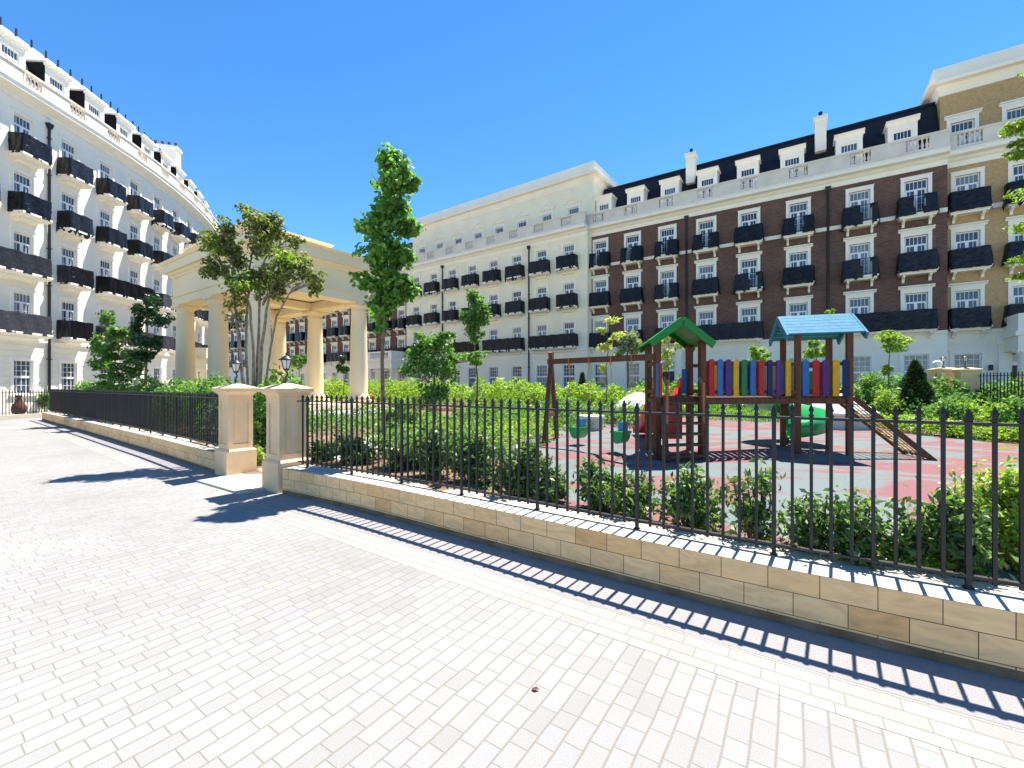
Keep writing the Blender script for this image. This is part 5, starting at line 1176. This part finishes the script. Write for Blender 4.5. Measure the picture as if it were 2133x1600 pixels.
# stone tables, planters and seats behind the swing
def prism(cx, cy, r, n, z0, z1, r1=None, a0=.2): 
    r1 = r1 or r; v = [(cx + r * math.cos(a0 + 6.2832 * k / n), cy + r * math.sin(a0 + 6.2832 * k / n), z0) for k in range(n)] + [(cx + r1 * math.cos(a0 + 6.2832 * k / n), cy + r1 * math.sin(a0 + 6.2832 * k / n), z1) for k in range(n)]
    return v, [(k, (k + 1) % n, n + (k + 1) % n, n + k) for k in range(n)] + [tuple(range(n))[::-1], tuple(range(n, 2 * n))]
def stone_seat(px, Y, r, h, label, cone=0, n=28, ex=0):
    x = (px - 1066.5) / F * Y; z = gz(x, Y); rt = empty('stone_block' if cone else 'stone_table', (x, Y, z), label, 'planter' if cone else 'table', 'stone seats and planters by the playground')
    g = MB(); g.add(*prism(0, 0, r * .93, n, 0, h - .06)); g.build('base', M['concrete'], rt)
    g = MB(); g.add(*prism(0, 0, r, n, h - .06, h)); 
    if cone: g.add(*prism(0, 0, r * .98, n, h + .001, h + cone * .75, r * .42)); g.add(*prism(0, 0, r * .42, n, h + cone * .751, h + cone, r * .1))
    g.build('top', M['concrete_white'], rt)
stone_seat(1232, 12.2, .36, .42, 'small round stone table behind the first swing seat')
stone_seat(1348, 13.6, .46, .42, 'round stone table in front of the white-topped planter', 0)
stone_seat(1330, 15.2, .98, .52, 'planter with white sloping top left of the green-roofed tower', .52, 8)
stone_seat(1748, 13.6, 1.0, .50, 'planter with white sloping top behind the climbing net', .62, 8)
x, y = pw(1140, 17); rt = empty('bench', (x, y, gz(x, y)), 'long pale stone bench behind the swing legs', 'bench'); g = MB(); g.box(-.95, .85, -.22, .22, .38, .48); g.build('seat', M['concrete'], rt, Matrix.Rotation(.12, 4, 'Z'))
for s_ in (-.7, .6):
    g = MB(); g.box(s_ - .14, s_ + .14, -.18, .18, 0, .38); g.build('support', M['concrete'], rt, Matrix.Rotation(.12, 4, 'Z'))
# far gate: two pillars, lanterns, railing
x, y = pw(1975, 17.5); za = gz(x, y)
pillar(x, y, 'far gate pillar right of the conifer, with a white ball on top', -.45, 1.62, .78, za - .1); lantern(x + .12, y + .32, za - .1 + 1.665, 'far lantern on the pillar right of the conifer', 1.0, 0, 'lanterns on the far gate pillars')
x2, y2 = pw(2022, 16.6); za2 = gz(x2, y2); pillar(x2, y2, 'far gate pillar nearest the right edge of the view', -.45, 1.62, .62, za2 - .1); lantern(x2 + .08, y2 + .28, za2 - .1 + 1.665, 'far lantern on the pillar nearest the right edge', 1.0, 0, 'lanterns on the far gate pillars')
g = MB(); g.lathe([(.08, 0), (.14, .06), (.16, .14), (.13, .24), (.06, .29)], 16); o = g.build('stone_ball', M['concrete_white']); o.location = (x - .24, y + .2, za - .1 + 1.655); tag(o, 'white stone ball on the far gate pillar by the conifer', 'ball')
def simple_rail(pts, z0, h, label, sp=.13, group='thin railings further off', pr_=.012):
    S = arc(pts); rt = empty('iron_railing', (*pts[0], z0), label, 'railing', group); I = T(-pts[0][0], -pts[0][1], -z0)
    for nm, z in (('top_rail', z0 + h - .08), ('bottom_rail', z0 + .1)):
        g = MB()
        for a, b in zip(pts[:-1], pts[1:]): g.beam((*a, z), (*b, z), .04, .025)
        g.build(nm, M['fence'], rt, I)
    bm_ = MB(); bm_.box(-pr_, pr_, -pr_, pr_, 0, h - .02); bm_.taper(0, 0, h - .02, h + .05, pr_ * 1.4, pr_ * 1.4, .002, .002); me = bm_.mesh('bar', M['fence']); s = 0; c = 0; g = MB()
    while s < S[-1]:
        (a, b), an = along(pts, s, S)
        if c < 100: inst('bar', me, rt, T(a - pts[0][0], b - pts[0][1], 0))
        else: g.add([(p[0] + a - pts[0][0], p[1] + b - pts[0][1], p[2]) for p in bm_.v], bm_.f)
        s += sp; c += 1
    if g.v: tag(g.build('bars', M['fence'], rt), kind='stuff')
simple_rail([pw(2036, 16.6), pw(2090, 15.6), pw(2150, 14.6), pw(2260, 13)], gz(*pw(2100, 15.5)) - .05, 1.42, 'dark railing right of the far gate pillars')
simple_rail([(-24.4, 14.5), (-24.3, 20), (-24.25, 24.5), (-24.3, 29)], .22, 1.15, 'thin railing along the foot of the white crescent')
g = MB(); g.box(-24.5, -24.1, 14, 30, 0, .22); o = g.build('kerb', M['coping']); tag(o, kind='structure')
g = MB(); g.lathe([(.12, 0), (.24, .08), (.30, .25), (.27, .45), (.14, .68), (.09, .85), (.13, .95), (.10, 1.02)], 20); o = g.build('urn', M['terracotta']); o.location = (-25.9, 22.7, .12); tag(o, 'brown pear-shaped clay urn at the foot of the white crescent', 'urn')
shrub(88, 25.3, 10, 815, 900, .06, 'l_mid', 'small green bush beyond the end of the far railing', 190)
# dry leaf on the paving
g = MB(); g.add([(0, 0, .004), (.02, -.008, .012), (.045, 0, .006), (.03, .014, .014), (.01, .012, .008)], [(0, 1, 2, 3, 4)]); o = g.build('dead_leaf', M['terracotta']); o.location = (.10, 2.27, .001); tag(o, 'tiny dark dead leaf lying on the pale paving', 'leaf')
